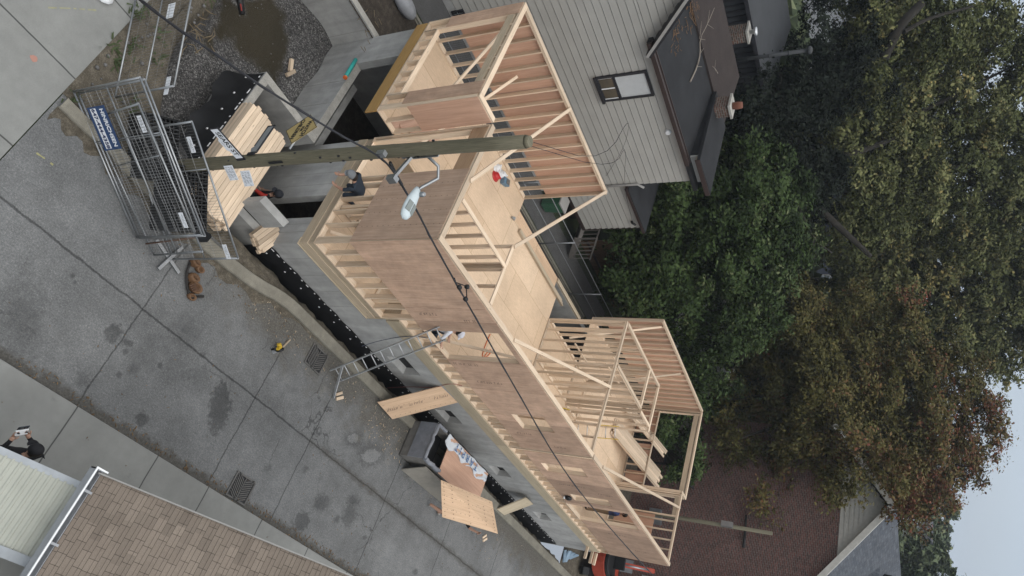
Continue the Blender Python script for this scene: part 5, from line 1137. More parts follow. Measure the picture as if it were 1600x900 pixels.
# ------------------------------------------------------------------ trees
def leaf_mat(name, stops):
    n = N(name); t = n.tone(); col = n.ramp(t, stops); b = n.noise(n.pos(), .45, 3)
    n.col(n.mul(col, n.rng(b, .3, .7, .75, 1.2))); n.rough(.75); n.b.inputs['Specular IOR Level'].default_value = .10
    return n.m
BARK = ground_mat('bark', [(.3, (.010, .009, .007)), (.5, (.022, .019, .015)), (.75, (.045, .039, .031))], 9, 1.5, .03)
def leaves(blobs, n, size, sig=.42, per=26, shell=.45, tonef=None, seed=1, flat=.5, spray=.17):
    """clumps on each blob's shell, sprays on each clump, leaves along each spray"""
    rg = np.random.default_rng(seed); B = np.array(blobs, float); vol = B[:, 3]*B[:, 4]*B[:, 5]; w = vol**.72; w /= w.sum()
    nrm = lambda a: a/np.linalg.norm(a, axis=1)[:, None]
    ns = 16; nl = 26; nc = max(2, n//(ns*nl)); bi = rg.choice(len(B), nc, p=w); d = nrm(rg.normal(size=(nc, 3)))
    r = shell+(1-shell)*rg.random(nc)**.55; r[rg.random(nc) < .10] *= .6; r *= 1+.13*rg.normal(size=nc)
    cc = B[bi, :3]+d*r[:, None]*B[bi, 3:]; R = sig*1.9*(.6+.8*rg.random(nc)); ct = rg.normal(.5, .13, nc)
    si = np.repeat(np.arange(nc), rg.integers(ns//2, ns*3//2, nc)); e = nrm(rg.normal(size=(len(si), 3))+d[si]*.7+np.array([0, 0, .25])); sc_ = cc[si]+e*(R[si]*(.35+.75*rg.random(len(si))))[:, None]*np.array([1.1, 1.1, .75])
    sd = nrm(e+rg.normal(size=e.shape)*.5+np.array([0, 0, -.25])); stn = ct[si]+rg.normal(0, .09, len(si)); sl_ = spray*(.7+1.3*rg.random(len(si)))
    li = np.repeat(np.arange(len(si)), rg.integers(nl//2, nl*3//2, len(si))); N_ = len(li)
    P = sc_[li]+sd[li]*(sl_[li]*2.2*(rg.random(N_)-.35))[:, None]+rg.normal(size=(N_, 3))*(sl_[li]*.62)[:, None]*np.array([1, 1, .7])
    nr = rg.normal(size=(N_, 3))*.8; nr[:, 2] += flat*2; nr += d[bi*0+np.arange(nc)][si[li]]*.7; nr = nrm(nr)
    a = sd[li]+rg.normal(size=(N_, 3))*.7; u = nrm(a-nr*np.sum(a*nr, axis=1)[:, None]); v = np.cross(nr, u)
    s = size*(.45+1.15*rg.random(N_)**1.4)[:, None]; V = np.empty((N_, 4, 3)); V[:, 0] = P-u*s*.62; V[:, 1] = P-v*s*.34+nr*s*.06; V[:, 2] = P+u*s*.62; V[:, 3] = P+v*s*.34+nr*s*.06
    tn = np.clip(stn[li]+rg.normal(0, .13, N_), 0, 1)
    if tonef is not None: tn = np.clip(tonef(P, tn, rg), 0, 1)
    return V, tn
def leaf_obj(name, V, tn, mat, parent=None):
    n = len(V); me = bpy.data.meshes.new(name); me.vertices.add(n*4); me.vertices.foreach_set('co', V.reshape(-1).astype(np.float32)); me.loops.add(n*4); me.loops.foreach_set('vertex_index', np.arange(n*4, dtype=np.int32))
    me.polygons.add(n); me.polygons.foreach_set('loop_start', np.arange(0, n*4, 4, dtype=np.int32)); me.polygons.foreach_set('loop_total', np.full(n, 4, np.int32))
    at = me.attributes.new('tone', 'FLOAT', 'FACE'); at.data.foreach_set('value', tn.astype(np.float32)); me.materials.append(mat); me.update(calc_edges=True); me.validate()
    o = bpy.data.objects.new(name, me); C.objects.link(o); o.parent = parent; return o
def limbs(base, fork, blobs, r0, nl, seed, sub=3, mat=None, parent=None, fork_r=.7):
    rg = random.Random(seed); m = MB(); base, fork = Vector(base), Vector(fork)
    mid = (base+fork)/2+Vector((rg.uniform(-.3, .3), rg.uniform(-.3, .3), 0)); T = smooth([base, mid, fork], 2); n = len(T)-1
    m.tube(T, [r0*(1.25-.55*i/n) if i else r0*1.6 for i in range(n+1)], 10)
    for k in range(nl):
        b = blobs[k % len(blobs)]; e = Vector((b[0]+rg.uniform(-.5, .5)*b[3], b[1]+rg.uniform(-.5, .5)*b[4], b[2]+rg.uniform(-.3, .6)*b[5]))
        st_ = T[rg.randint(max(1, n*2//3), n)]; md = st_.lerp(e, .45)+Vector((rg.uniform(-.6, .6), rg.uniform(-.6, .6), rg.uniform(.1, .9))); L = smooth([st_, md, e], 2); q = len(L)-1; rr = r0*rg.uniform(.32, .55)
        m.tube(L, [rr*(1-.85*i/q) for i in range(q+1)], 7)
        for j in range(sub):
            i = rg.randint(q//3, q-1); p = L[i]; e2 = p+Vector((rg.gauss(0, 1), rg.gauss(0, 1), rg.gauss(.35, .6)))*min(b[3], b[5])*.5; M_ = smooth([p, p.lerp(e2, .5)+Vector((0, 0, .25)), e2], 1); r2 = rr*(1-.85*i/q)*.6
            m.tube(M_, [r2*(1-.85*i2/(len(M_)-1)) for i2 in range(len(M_))], 5)
            for _ in range(2):
                e3 = e2+Vector((rg.gauss(0, 1), rg.gauss(0, 1), rg.gauss(.2, .6)))*min(b[3], b[5])*.25; m.tube([M_[len(M_)//2], e3], [r2*.4, r2*.1], 4)
    return m.build('trunk', mat or BARK, parent, fix=False)
def tree(label, base, fork, blobs, n, size, mat, r0=.3, nl=8, seed=1, group='trees around the site', name='leafy_tree', sig=.42, per=26, shell=.45, tonef=None, sub=3, flat=.5, extra=()):
    t = thing(name, label, 'tree', base, 0, group); off = Vector(base)
    bl = [(b[0]-off.x, b[1]-off.y, b[2]-off.z, *b[3:]) for b in blobs]
    limbs((0, 0, -.2), Vector(fork)-off, bl, r0, nl, seed, sub, None, t)
    for P_, ra, rb in extra: m = MB(); Q_ = smooth([Vector(q_)-off for q_ in P_], 2); m.tube(Q_, [ra+(rb-ra)*i/(len(Q_)-1) for i in range(len(Q_))], 9); m.build('limb', BARK, t)
    V, tn = leaves(bl, n, size, sig, per, shell, (lambda P, q, rg: tonef(P+np.array(base), q, rg)) if tonef else None, seed, flat)
    leaf_obj('crown', V, tn, mat, t); return t
def PB_(x, y, d, rx, rz, ry=None): q = GD(x, y, d); return (q.x, q.y, q.z, rx, ry or rx, rz)
LF_DK = leaf_mat('dark_green_leaves', [(0, (.012, .020, .007)), (.35, (.025, .041, .013)), (.65, (.043, .068, .021)), (.85, (.07, .093, .037)), (1, (.13, .145, .07))])
LF_MP = leaf_mat('olive_maple_leaves', [(0, (.030, .036, .014)), (.3, (.064, .073, .027)), (.6, (.11, .118, .047)), (.85, (.175, .172, .078)), (1, (.25, .20, .075))])
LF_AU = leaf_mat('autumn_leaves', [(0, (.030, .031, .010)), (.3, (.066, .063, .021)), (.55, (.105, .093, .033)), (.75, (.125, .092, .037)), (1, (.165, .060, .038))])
LF_FAR = leaf_mat('haze_pale_leaves', [(0, (.045, .060, .032)), (.4, (.085, .108, .058)), (.75, (.12, .142, .075)), (1, (.17, .17, .09))])  # far leaf colours lightened to stand in for haze
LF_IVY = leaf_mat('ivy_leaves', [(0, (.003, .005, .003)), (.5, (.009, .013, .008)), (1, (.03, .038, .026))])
# dark green tree just behind the far rear wall
bl = [PB_(1080, 330, 33, 2.6, 2.4), PB_(1150, 300, 34, 2.4, 2.2), PB_(1040, 400, 32, 2.6, 2.2), PB_(1130, 400, 34, 3.0, 2.6), PB_(1190, 360, 35, 2.4, 2.2), PB_(1000, 450, 31, 2.0, 1.6), PB_(1100, 480, 33, 2.6, 2.2), PB_(1170, 450, 35, 2.3, 2.0), PB_(1180, 265, 35, 1.6, 1.6), PB_(1105, 545, 33, 1.3, 1.2), PB_(1010, 380, 31, 1.4, 1.2)]
b0 = GD(1080, 400, 34); tree('dense dark green tree growing just behind the far rear wall of the frame', (b0.x, b0.y, 0), (b0.x+.3, b0.y, 3.2), bl, 150000, .14, LF_DK, .26, 14, 3, sig=.34, per=70, shell=.6, flat=.6)
# big olive maple filling the right side
bl = [PB_(1400, 60, 47, 4.0, 3.2), PB_(1470, 20, 50, 3.0, 3), PB_(1350, 180, 47, 4.2, 3.2), PB_(1450, 170, 50, 4.2, 3.4), PB_(1400, 280, 50, 4.2, 3.4), PB_(1490, 260, 53, 3.8, 3.2), PB_(1310, 260, 46, 2.8, 2.4), PB_(1570, 290, 55, 3, 2.6), PB_(1340, 350, 48, 3.0, 2.6), PB_(1550, 190, 54, 2.4, 2), PB_(1545, 60, 52, 2, 1.6), PB_(1590, 230, 55, 2.2, 2), PB_(1600, 20, 54, 2, 2), PB_(1370, 10, 46, 3, 2.4), PB_(1600, 330, 56, 3, 3), PB_(1280, 170, 45, 2, 1.6), PB_(1520, 110, 52, 3, 2.6), PB_(1590, 150, 54, 2.6, 2), PB_(1520, 330, 54, 3, 2.6), PB_(1575, 90, 53, 1.8, 1.6), PB_(1615, 260, 56, 2.6, 2.4)]
b0 = GD(1190, 235, 45); tree('huge olive green maple tree rising out of the frame behind the houses', (b0.x, b0.y, 0), tuple(GD(1255, 255, 45.5)), bl, 300000, .16, LF_MP, .5, 30, 5, sig=.5, per=60, shell=.45,
     extra=[([GD(1150, 235, 42.0), GD(1212, 244, 42.0), GD(1245, 292, 42.2), GD(1300, 345, 43), GD(1360, 400, 45)], .34, .12), ([GD(1205, 240, 42.0), GD(1255, 236, 42.2), GD(1320, 246, 43), GD(1400, 215, 45)], .30, .10), ([GD(1380, 90, 43), GD(1405, 40, 43), GD(1440, 5, 44)], .28, .2), ([GD(1412, 50, 43), GD(1450, 28, 44), GD(1520, 10, 46)], .12, .05), ([GD(1225, 270, 41), GD(1250, 330, 41), GD(1270, 375, 41.5), GD(1300, 395, 42)], .13, .05), ([GD(1270, 375, 41.5), GD(1275, 410, 42), GD(1240, 425, 42)], .07, .03)])
bl = [PB_(1400, 400, 58, 4.2, 3.6), PB_(1480, 400, 60, 4.4, 3.8), PB_(1545, 430, 60, 3.4, 3.4), PB_(1440, 490, 60, 4.2, 3.6), PB_(1590, 480, 62, 2.8, 3), PB_(1590, 400, 62, 3.6, 3.4), PB_(1360, 440, 57, 3.2, 2.8), PB_(1545, 545, 62, 1.8, 1.6), PB_(1500, 500, 61, 2.6, 2.2), PB_(1640, 440, 63, 3.4, 3.4), PB_(1340, 520, 57, 3.0, 2.6), PB_(1590, 560, 62, 1.7, 1.8), PB_(1560, 500, 61, 2.6, 2.2), PB_(1610, 380, 62, 3, 2.6)]
b0 = GD(1230, 440, 60); tree('tall yellowing maple tree between the huge maple and the rust tree', (b0.x, b0.y, 0), tuple(GD(1390, 455, 59)), bl, 230000, .18, LF_MP, .45, 22, 8, sig=.55, per=55, shell=.42, tonef=lambda P, q, rg: q+.08)
# rust coloured tree
bl = [PB_(1230, 520, 43, 3.0, 2.6), PB_(1290, 600, 44, 3.8, 3.2), PB_(1370, 560, 46, 3.8, 3.4), PB_(1410, 640, 46, 4.0, 3.4), PB_(1330, 690, 44, 3.6, 3), PB_(1480, 650, 48, 3.0, 2.5), PB_(1440, 715, 47, 2.8, 2.3), PB_(1275, 650, 42, 2.6, 2.2), PB_(1370, 745, 45, 3.0, 2.2), PB_(1345, 775, 45, 2.0, 1.3), PB_(1215, 745, 40, 1.3, 1.1), PB_(1185, 610, 42, 1.6, 1.5), PB_(1225, 690, 41, 1.5, 1.3), PB_(1145, 635, 40, 1.2, 1.1), PB_(1518, 650, 48, 1.5, 1.3), PB_(1190, 775, 39, .9, .7), PB_(1398, 762, 37.5, 1.2, .9), PB_(1335, 722, 38, 1.6, 1.2), PB_(1285, 665, 38.5, 1.9, 1.5), PB_(1250, 615, 39.5, 1.9, 1.5), PB_(1150, 690, 38, .9, .8), PB_(1410, 770, 46, 1.5, 1.3), PB_(1290, 755, 43, 1.8, 1.5)]
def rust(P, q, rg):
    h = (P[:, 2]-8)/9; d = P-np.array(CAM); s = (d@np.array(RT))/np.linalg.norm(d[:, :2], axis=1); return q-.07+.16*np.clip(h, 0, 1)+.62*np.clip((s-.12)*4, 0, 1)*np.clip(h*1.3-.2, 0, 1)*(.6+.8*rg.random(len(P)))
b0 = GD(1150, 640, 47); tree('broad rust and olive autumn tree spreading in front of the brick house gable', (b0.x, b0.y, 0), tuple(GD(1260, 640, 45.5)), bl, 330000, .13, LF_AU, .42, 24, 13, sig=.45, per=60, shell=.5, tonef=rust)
# ivy and dark shrubs behind the houses
def shrub(label, bl, n, size, mat, seed, name='dark_shrub', grp='shrubs behind the houses'):
    c_ = bl[0]; t = thing(name, label, 'shrub', (c_[0], c_[1], 0), 0, grp); b2 = [(b[0]-c_[0], b[1]-c_[1], b[2], *b[3:]) for b in bl]; limbs((0, 0, 0), (b2[0][0], b2[0][1], b2[0][2]), b2, .1, 4, seed, 2, None, t)
    V, tn = leaves(b2, n, size, .3, 30, .5, None, seed); leaf_obj('foliage', V, tn, mat, t)
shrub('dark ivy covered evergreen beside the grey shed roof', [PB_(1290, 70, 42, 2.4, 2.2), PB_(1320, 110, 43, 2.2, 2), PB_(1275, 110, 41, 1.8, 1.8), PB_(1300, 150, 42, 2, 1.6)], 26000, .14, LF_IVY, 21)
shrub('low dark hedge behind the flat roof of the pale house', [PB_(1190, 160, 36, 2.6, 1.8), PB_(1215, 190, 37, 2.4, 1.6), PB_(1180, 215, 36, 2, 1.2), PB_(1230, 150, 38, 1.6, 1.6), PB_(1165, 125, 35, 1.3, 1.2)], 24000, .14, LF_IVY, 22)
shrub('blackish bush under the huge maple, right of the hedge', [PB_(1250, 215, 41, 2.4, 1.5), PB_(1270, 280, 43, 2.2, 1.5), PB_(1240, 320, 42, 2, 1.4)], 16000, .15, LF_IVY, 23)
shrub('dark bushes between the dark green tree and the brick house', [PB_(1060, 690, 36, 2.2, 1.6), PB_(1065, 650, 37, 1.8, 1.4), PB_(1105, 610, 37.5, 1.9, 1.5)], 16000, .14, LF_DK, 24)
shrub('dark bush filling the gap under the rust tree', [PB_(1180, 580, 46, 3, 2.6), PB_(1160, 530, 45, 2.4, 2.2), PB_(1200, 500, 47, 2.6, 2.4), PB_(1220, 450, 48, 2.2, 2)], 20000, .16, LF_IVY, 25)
# houses glimpsed through the crowns
t = thing('blue_house', 'dark blue house with small windows glimpsed through the maple branches', 'house', (52, 45, 0), .15); m = MB(); m.box(-5, 5, -4, 4, 0, 7.4); m.build('wall', plain('dark_blue_wall', (.030, .034, .05), .6), t)
m = MB(); m.extrude([(-5.3, -4.4, 7.3), (5.3, -4.4, 7.3), (5.3, 0, 9.6), (-5.3, 0, 9.6)], (0, 0, .15)); m.build('roof', TRIM_D, t)
for x in (-2.2, 1.4): m = MB(); m.box(x, x+.9, -4.04, -4.0, 3.6, 4.9); w = m.build('window', TRIM_W, t); m = MB(); m.box(x+.1, x+.8, -4.06, -4.045, 3.7, 4.8); m.build('pane', plain('pale_pane', (.20, .22, .24), .15, spec=.6), w)
t = thing('white_house', 'pale house wall glimpsed through the upper left of the huge maple', 'house', (38, 62, 0), .1); m = MB(); m.box(-6, 6, -4, 4, 0, 8); m.build('wall', plain('pale_house_wall', (.32, .33, .35), .7), t); m = MB(); m.extrude([(-6.3, -4.3, 8), (-6.3, 4.3, 8), (-6.3, 0, 10.5)], (12.6, 0, 0)); m.build('roof', TRIM_D, t)
# far belt: trees, roofs, hills
FB = [(1428, 850, 104, 3.8, 3.4, 0), (1418, 890, 85, 4.0, 3.2, 1), (1458, 798, 105, 3.6, 3.2, 2), (1440, 918, 90, 4.0, 3.4, 3), (1452, 862, 150, 3.6, 2.6, 4), (1444, 900, 115, 4, 2.6, 5), (1440, 745, 120, 5, 4, 6), (1460, 835, 170, 4.5, 3, 7)]
FL = ['rounded green tree in front of the far white roofed house', 'nearest green tree beyond the brick house ridge', 'tall green tree topping the skyline beside the rust tree', 'green tree at the frame edge beyond the grey shingle roof', 'low hazy tree on the skyline beyond the white roofed house', 'large hazy tree at the frame edge on the skyline', 'hazy tree mostly hidden behind the rust tree', 'distant hazy tree between the skyline trees']
for (x, y, d, rx, rz, k) in FB:
    q = GD(x, y, d); bl = [(q.x, q.y, q.z-1, rx, rx, rz), (q.x+rx*.5, q.y-rx*.4, q.z-2, rx*.75, rx*.75, rz*.8), (q.x-rx*.5, q.y+rx*.4, q.z-2.2, rx*.75, rx*.75, rz*.8), (q.x+.2*rx, q.y+.3*rx, q.z+rz*.35, rx*.6, rx*.6, rz*.6)]
    tree(FL[k], (q.x, q.y, 0), (q.x, q.y, max(1.5, q.z-rz*.8)), bl, 16000, .22+.0018*d, LF_FAR, .35, 6, 40+k, group='far trees beyond the brick house', sig=.55, per=40, shell=.6, sub=1)
q = GD(1449, 834, 88); t = thing('far_house', 'far house with a grey roof and white wall between the skyline trees', 'house', (q.x, q.y, 0), .6+PI/2); m = MB(); m.box(-1.1, 1.1, -1.0, 1.0, 0, q.z-.4); m.build('wall', WHITE, t); m = MB(); m.extrude([(-1.3, -1.2, q.z-.5), (-1.3, 1.2, q.z-.5), (-1.3, 0, q.z+.5)], (2.6, 0, 0)); m.build('roof', plain('far_grey_roof', (.10, .105, .12), .8), t)
q = GD(1435, 805, 100); t = thing('far_pole', 'thin pale utility pole standing among the far trees', 'utility pole', (q.x, q.y, 0)); m = MB(); m.tube([(0, 0, 0), (0, 0, q.z+.5)], .14, 6); m.beam((-.9, .5, q.z-.3), (.9, -.5, q.z-.3), .1, .12); m.build('shaft', OLDWOOD, t)
# undergrowth mass on the ground behind the houses, and the wooded plain beyond
rg = np.random.default_rng(5); n = 26000
ang = rg.uniform(math.radians(14), math.radians(58), n); dist = 60+700*rg.random(n)**1.6; P = np.stack([CAM.x+dist*np.cos(ang), CAM.y+dist*np.sin(ang), np.zeros(n)], 1); P[:, 2] = (2+3.0*np.abs(np.sin(P[:, 0]*.05)+np.cos(P[:, 1]*.043)))*rg.random(n)
s = (.9+dist*.006)[:, None]; u = rg.normal(size=(n, 3)); u /= np.linalg.norm(u, axis=1)[:, None]; w = np.cross(u, rg.normal(size=(n, 3))); w /= np.linalg.norm(w, axis=1)[:, None]
V = np.stack([P-u*s, P-w*s, P+u*s, P+w*s], 1); o = leaf_obj('far_wood', V, np.clip(rg.normal(.5, .2, n), 0, 1), LF_FAR); tag(o, 'wooded plain beyond the houses, treetops reading as one mass', 'wood', kind='stuff')
m = MB(); prev = None; HN = 90
for i in range(HN+1):
    a = math.radians(-5+75*i/HN); h = 50+9*math.sin(i*.35)+5*math.sin(i*1.1)+3*math.sin(i*2.7); d0, d1, d2 = 1500, 1800, 2300
    n_ = m.add([(CAM.x+d*math.cos(a), CAM.y+d*math.sin(a), z) for d, z in ((d0, -1), (d1, h*.75), (d2, h), (d2+150, -1))])
    if prev is not None:
        for k in range(3): m.face((prev+k, n_+k, n_+k+1, prev+k+1), None, .5, 0, True)
    prev = n_
st(m.build('hills', LAWN))
# weeds on the verge
m = MB()
for _ in range(170):
    c_ = random.choice([(215, 18), (250, 55), (205, 75), (185, 95), (330, 8), (245, 95), (208, 165), (112, 155), (228, 12), (175, 72)]); q = G(c_[0]+random.gauss(0, 7), c_[1]+random.gauss(0, 7), .02); a = random.uniform(0, 6.28); l = random.uniform(.05, .14); e = Vector((math.cos(a)*l, math.sin(a)*l, random.uniform(.02, .10))); s_ = Vector((-e.y, e.x, 0)).normalized()*.018; m.poly([q-s_, q+s_, q+e+s_*.4, q+e-s_*.4])
tag(m.build('weeds', plain('weed_green', (.045, .062, .022), .7, 0, .3)), kind='stuff')
m = MB()
for _ in range(26): q = G(random.uniform(285, 330), random.uniform(5, 85), -.2); a = random.uniform(0, 6.28); m.tube([q, q+Vector((.2*math.cos(a), .2*math.sin(a), .08)), q+Vector((.35*math.cos(a+.3), .35*math.sin(a+.3), .05))], [.016, .012, .006], 4)
for _ in range(14): q = G(random.uniform(560, 625), random.uniform(12, 80), 0); a = random.uniform(0, 6.28); m.tube([q+Vector((0, 0, .02)), q+Vector((.2*math.cos(a), .2*math.sin(a), .04))], [.013, .007], 4)
tag(m.build('dry_roots', plain('dry_root', (.16, .125, .08), .9)), kind='stuff')
m = MB()
for _ in range(70): x, y = random.uniform(-5.2, -4.4), random.uniform(-.5, 5); r = random.uniform(.015, .05); m.lathe((x, y, .01), [(.0, -r*.3), (r, 0), (r*.6, r*.6), (0, r*.7)], 6)
for _ in range(110): x, y = random.uniform(-4, -.7), random.uniform(.3, 6.9); r = random.uniform(.012, .03); m.lathe((x, y, hyard(x, y)), [(.0, -r*.3), (r, 0), (r*.6, r*.6), (0, r*.7)], 5) if hyard(x, y) > -2 else None
tag(m.build('loose_stones', plain('loose_stone', (.13, .125, .12), .9, 0, .3)), kind='stuff')
# ------------------------------------------------------------------ people: one skinned body each
def person(label, loc, rz, J, mats, cap=None, hair=None, name='person', sc_=1.0, lean=None):
    """J: joint -> (x forward, y left, z up) metres; mats: torso, sleeve, forearm, legs, shin, shoe"""
    t = thing(name, label, 'person', loc, rz)
    MT = [SKIN, mats['torso'], mats.get('sleeve', mats['torso']), mats['legs'], mats.get('shin', mats['legs']), mats['shoe'], mats.get('forearm', SKIN)]
    V, R, E, S = [], [], [], []
    def add(p, r): V.append(Vector(p)*sc_); R.append(r*sc_); return len(V)-1
    def link(a, b, mi): E.append((a, b)); S.append((V[a], V[b], mi))
    pe = add(J['pelvis'], .135); wa = add(Vector(J['pelvis']).lerp(Vector(J['chest']), .5), .125); ch = add(J['chest'], .15); nb = add(Vector(J['chest']).lerp(Vector(J['head']), .42), .062); hd = add(J['head'], .088)
    up = (Vector(J['head'])-Vector(J['chest'])).normalized(); fw = Vector(J.get('look', (1, 0, 0))).normalized()
    jaw = add(Vector(J['head'])-up*.075+fw*.045, .058); tp = add(Vector(J['head'])+up*.075, .075)
    link(pe, wa, 3 if False else 1); link(wa, ch, 1); link(ch, nb, 1); link(nb, hd, 0); link(hd, jaw, 0); link(hd, tp, 0)
    S.append((V[pe], V[pe]-Vector((0, 0, .06)), 3))
    for s_ in ('L', 'R'):
        sh = add(J['sh'+s_], .068); el = add(J['el'+s_], .048); wr = add(J['wr'+s_], .034); link(ch, sh, 1); link(sh, el, 2); link(el, wr, 6)
        pm = add(Vector(J['wr'+s_])+(Vector(J['hand'+s_])-Vector(J['wr'+s_])).normalized()*.07, .040); link(wr, pm, 0); J['pm'+s_] = V[pm]/sc_
        hp = add(J['hip'+s_], .095); kn = add(J['kn'+s_], .062); an = add(J['an'+s_], .046); to = add(J['to'+s_], .042); link(pe, hp, 3); link(hp, kn, 3); link(kn, an, 4); link(an, to, 5)
    me = bpy.data.meshes.new('body'); me.from_pydata([tuple(v) for v in V], E, []); o = bpy.data.objects.new('tmp', me); C.objects.link(o)
    o.modifiers.new('skin', 'SKIN').use_smooth_shade = True
    for i, sv in enumerate(me.skin_vertices[0].data): sv.radius = (R[i], R[i]); sv.use_root = (i == 0)
    ss = o.modifiers.new('sub', 'SUBSURF'); ss.levels = ss.render_levels = 2
    bpy.context.view_layer.update(); ev = o.evaluated_get(bpy.context.evaluated_depsgraph_get()); b = bpy.data.meshes.new_from_object(ev); bpy.data.objects.remove(o)
    bm = bmesh.new(); bm.from_mesh(b); bpy.data.meshes.remove(b); bm.faces.ensure_lookup_table()
    def dist(p, a, c):
        ab = c-a; k = max(0, min(1, (p-a).dot(ab)/max(ab.length_squared, 1e-9))); return (p-(a+ab*k)).length
    for f in bm.faces: p = f.calc_center_median(); f.material_index = min(S, key=lambda q: dist(p, q[0], q[1]))[2]; f.smooth = True
    # fingers: four unequal bent fingers and a thumb from the side of each palm
    fb = MB()
    for s_ in ('L', 'R'):
        pm, wr, hn = Vector(J['pm'+s_])*sc_, Vector(J['wr'+s_])*sc_, Vector(J['hand'+s_])*sc_; d = (hn-wr).normalized(); sd = d.cross(Vector((0, 0, 1))); sd = (sd if sd.length > .05 else Vector((0, 1, 0))).normalized(); cu = sd.cross(d)*-1
        for k, l in enumerate((.062, .072, .067, .052)):
            a = pm+sd*(.026-.017*k)-d*.01; a2 = a+d*(.03+l*.45)+cu*-.006; a3 = a2+d*l*.32-cu*.018; a4 = a3+d*l*.18-cu*.022; fb.tube([a, a2, a3, a4], [.0105, .0095, .0088, .007], 6, mi=0)
        a = pm+sd*.034*(1)-d*.035; fb.tube([a, a+sd*.026+d*.028-cu*.006, a+sd*.032+d*.055-cu*.014], [.012, .011, .008], 6)
    H = Vector(J['head'])*sc_; lf = up.cross(fw).normalized()
    fb.tube([H+fw*.08+up*.015, H+fw*.108-up*.018, H+fw*.088-up*.03], [.011, .016, .012], 7)
    for s_ in (-1, 1): fb.tube([H+lf*s_*.082+up*.02, H+lf*s_*.100, H+lf*s_*.084-up*.028], [.012, .016, .01], 6)
    n0 = [bm.verts.new(v) for v in fb.v]
    for f in fb.f:
        try: nf = bm.faces.new([n0[i] for i in f]); nf.material_index = 0; nf.smooth = True
        except ValueError: pass
    me = bpy.data.meshes.new('body'); bm.to_mesh(me); bm.free()
    for m_ in MT: me.materials.append(m_)
    bo = bpy.data.objects.new('body', me); C.objects.link(bo); bo.parent = t
    ey = MB()
    for s_ in (-1, 1): ey.lathe(H+fw*.084+lf*s_*.032+up*.012, [(.002, -.008), (.010, 0), (.002, .008)], 8)
    ey.build('eye', BLACK, t); mo = MB(); mo.obox(H+fw*.094-up*.052, .008, .045, .010, Matrix((fw, lf, up)).transposed()); mo.build('mouth', plain('lip', (.30, .12, .10), .5), t)
    Mh = Matrix((fw, lf, up)).transposed()
    if hair is not None:
        m = MB(); m.lathe(H-fw*.018+up*.005, [(.085, -.07), (.103, -.02), (.104, .04), (.085, .085), (.045, .108), (.004, .114)], 14, Mh); m.build('hair', hair, t)
    if cap is not None:
        m = MB(); m.lathe(H+up*.03, [(.108, -.02), (.112, .01), (.106, .055), (.082, .092), (.045, .108), (.004, .112)], 16, Mh)
        m.extrude([H+up*.018+fw*(.10+.085*math.cos(a)*1.0)+lf*.085*math.sin(a) for a in np.linspace(-PI/2, PI/2, 9)], up*.012); m.build('cap', cap, t)
    return t
def stand(**k):
    J = dict(pelvis=(0, 0, .95), chest=(0, 0, 1.32), head=(.02, 0, 1.63), shL=(0, .19, 1.40), shR=(0, -.19, 1.40), elL=(-.02, .27, 1.12), elR=(-.02, -.27, 1.12), wrL=(.08, .28, .88), wrR=(.08, -.28, .88), handL=(.14, .27, .76), handR=(.14, -.27, .76),
             hipL=(0, .10, .90), hipR=(0, -.10, .90), knL=(.02, .11, .50), knR=(.02, -.11, .50), anL=(-.01, .12, .09), anR=(-.01, -.12, .09), toL=(.16, .13, .045), toR=(.16, -.13, .045), look=(1, 0, 0)); J.update(k); return J
BLK = plain('black_cotton', (.012, .012, .014), .85, 0, .15); NVY = plain('navy_cotton', (.025, .035, .05), .85, 0, .15); GRYC = plain('grey_cap_cloth', (.16, .17, .18), .85, 0, .1); BLU = plain('blue_shirt', (.05, .075, .19), .8, 0, .12); WHS = plain('white_shirt', (.62, .64, .70), .8, 0, .05); REDS = plain('red_sleeve', (.40, .03, .02), .8, 0, .1); TAN = plain('tan_trousers', (.22, .16, .105), .85, 0, .12); DKH = plain('dark_hair', (.02, .014, .010), .7)
BOOT = plain('work_boot', (.05, .035, .025), .8)
# drone pilot on the near pavement
H = G(54, 706, 1.70); d = -RT; rz = math.atan2(d.y, d.x)
person('person in black top and black cap holding a white controller on the near pavement', (H.x-math.cos(rz)*.12, H.y-math.sin(rz)*.12, .1), rz,
       stand(head=(.14, -.0, 1.60), chest=(.02, 0, 1.33), look=(.8, -.0, -.6), elL=(.10, .30, 1.12), elR=(.10, -.26, 1.14), wrL=(.28, .15, 1.22), wrR=(.28, -.11, 1.22), handL=(.37, .10, 1.24), handR=(.37, -.06, 1.24)), dict(torso=BLK, sleeve=BLK, forearm=BLK, legs=BLK, shoe=BLK), cap=BLK, hair=DKH)
q = Vector((H.x, H.y, .1))+Vector((math.cos(rz), math.sin(rz), 0))*(.37-.10)+Vector((0, 0, 1.265)); t = thing('drone_controller', 'white remote controller with a dark screen held by the person in black', 'controller', q, rz)
m = MB(); m.obox((.0, .02, 0), .10, .19, .03, Matrix.Rotation(-.5, 3, 'Y')); m.build('shell', WHITE, t, .01); m = MB(); m.obox((.07, .02, .05), .09, .16, .012, Matrix.Rotation(-.9, 3, 'Y')); m.build('screen', GLASS_D, t); m = MB()
for y in (-.04, .08): m.lathe((-.005, y, .02), [(.016, 0), (.012, .02), (.015, .028)], 10)
m.build('stick', BLACK, t)
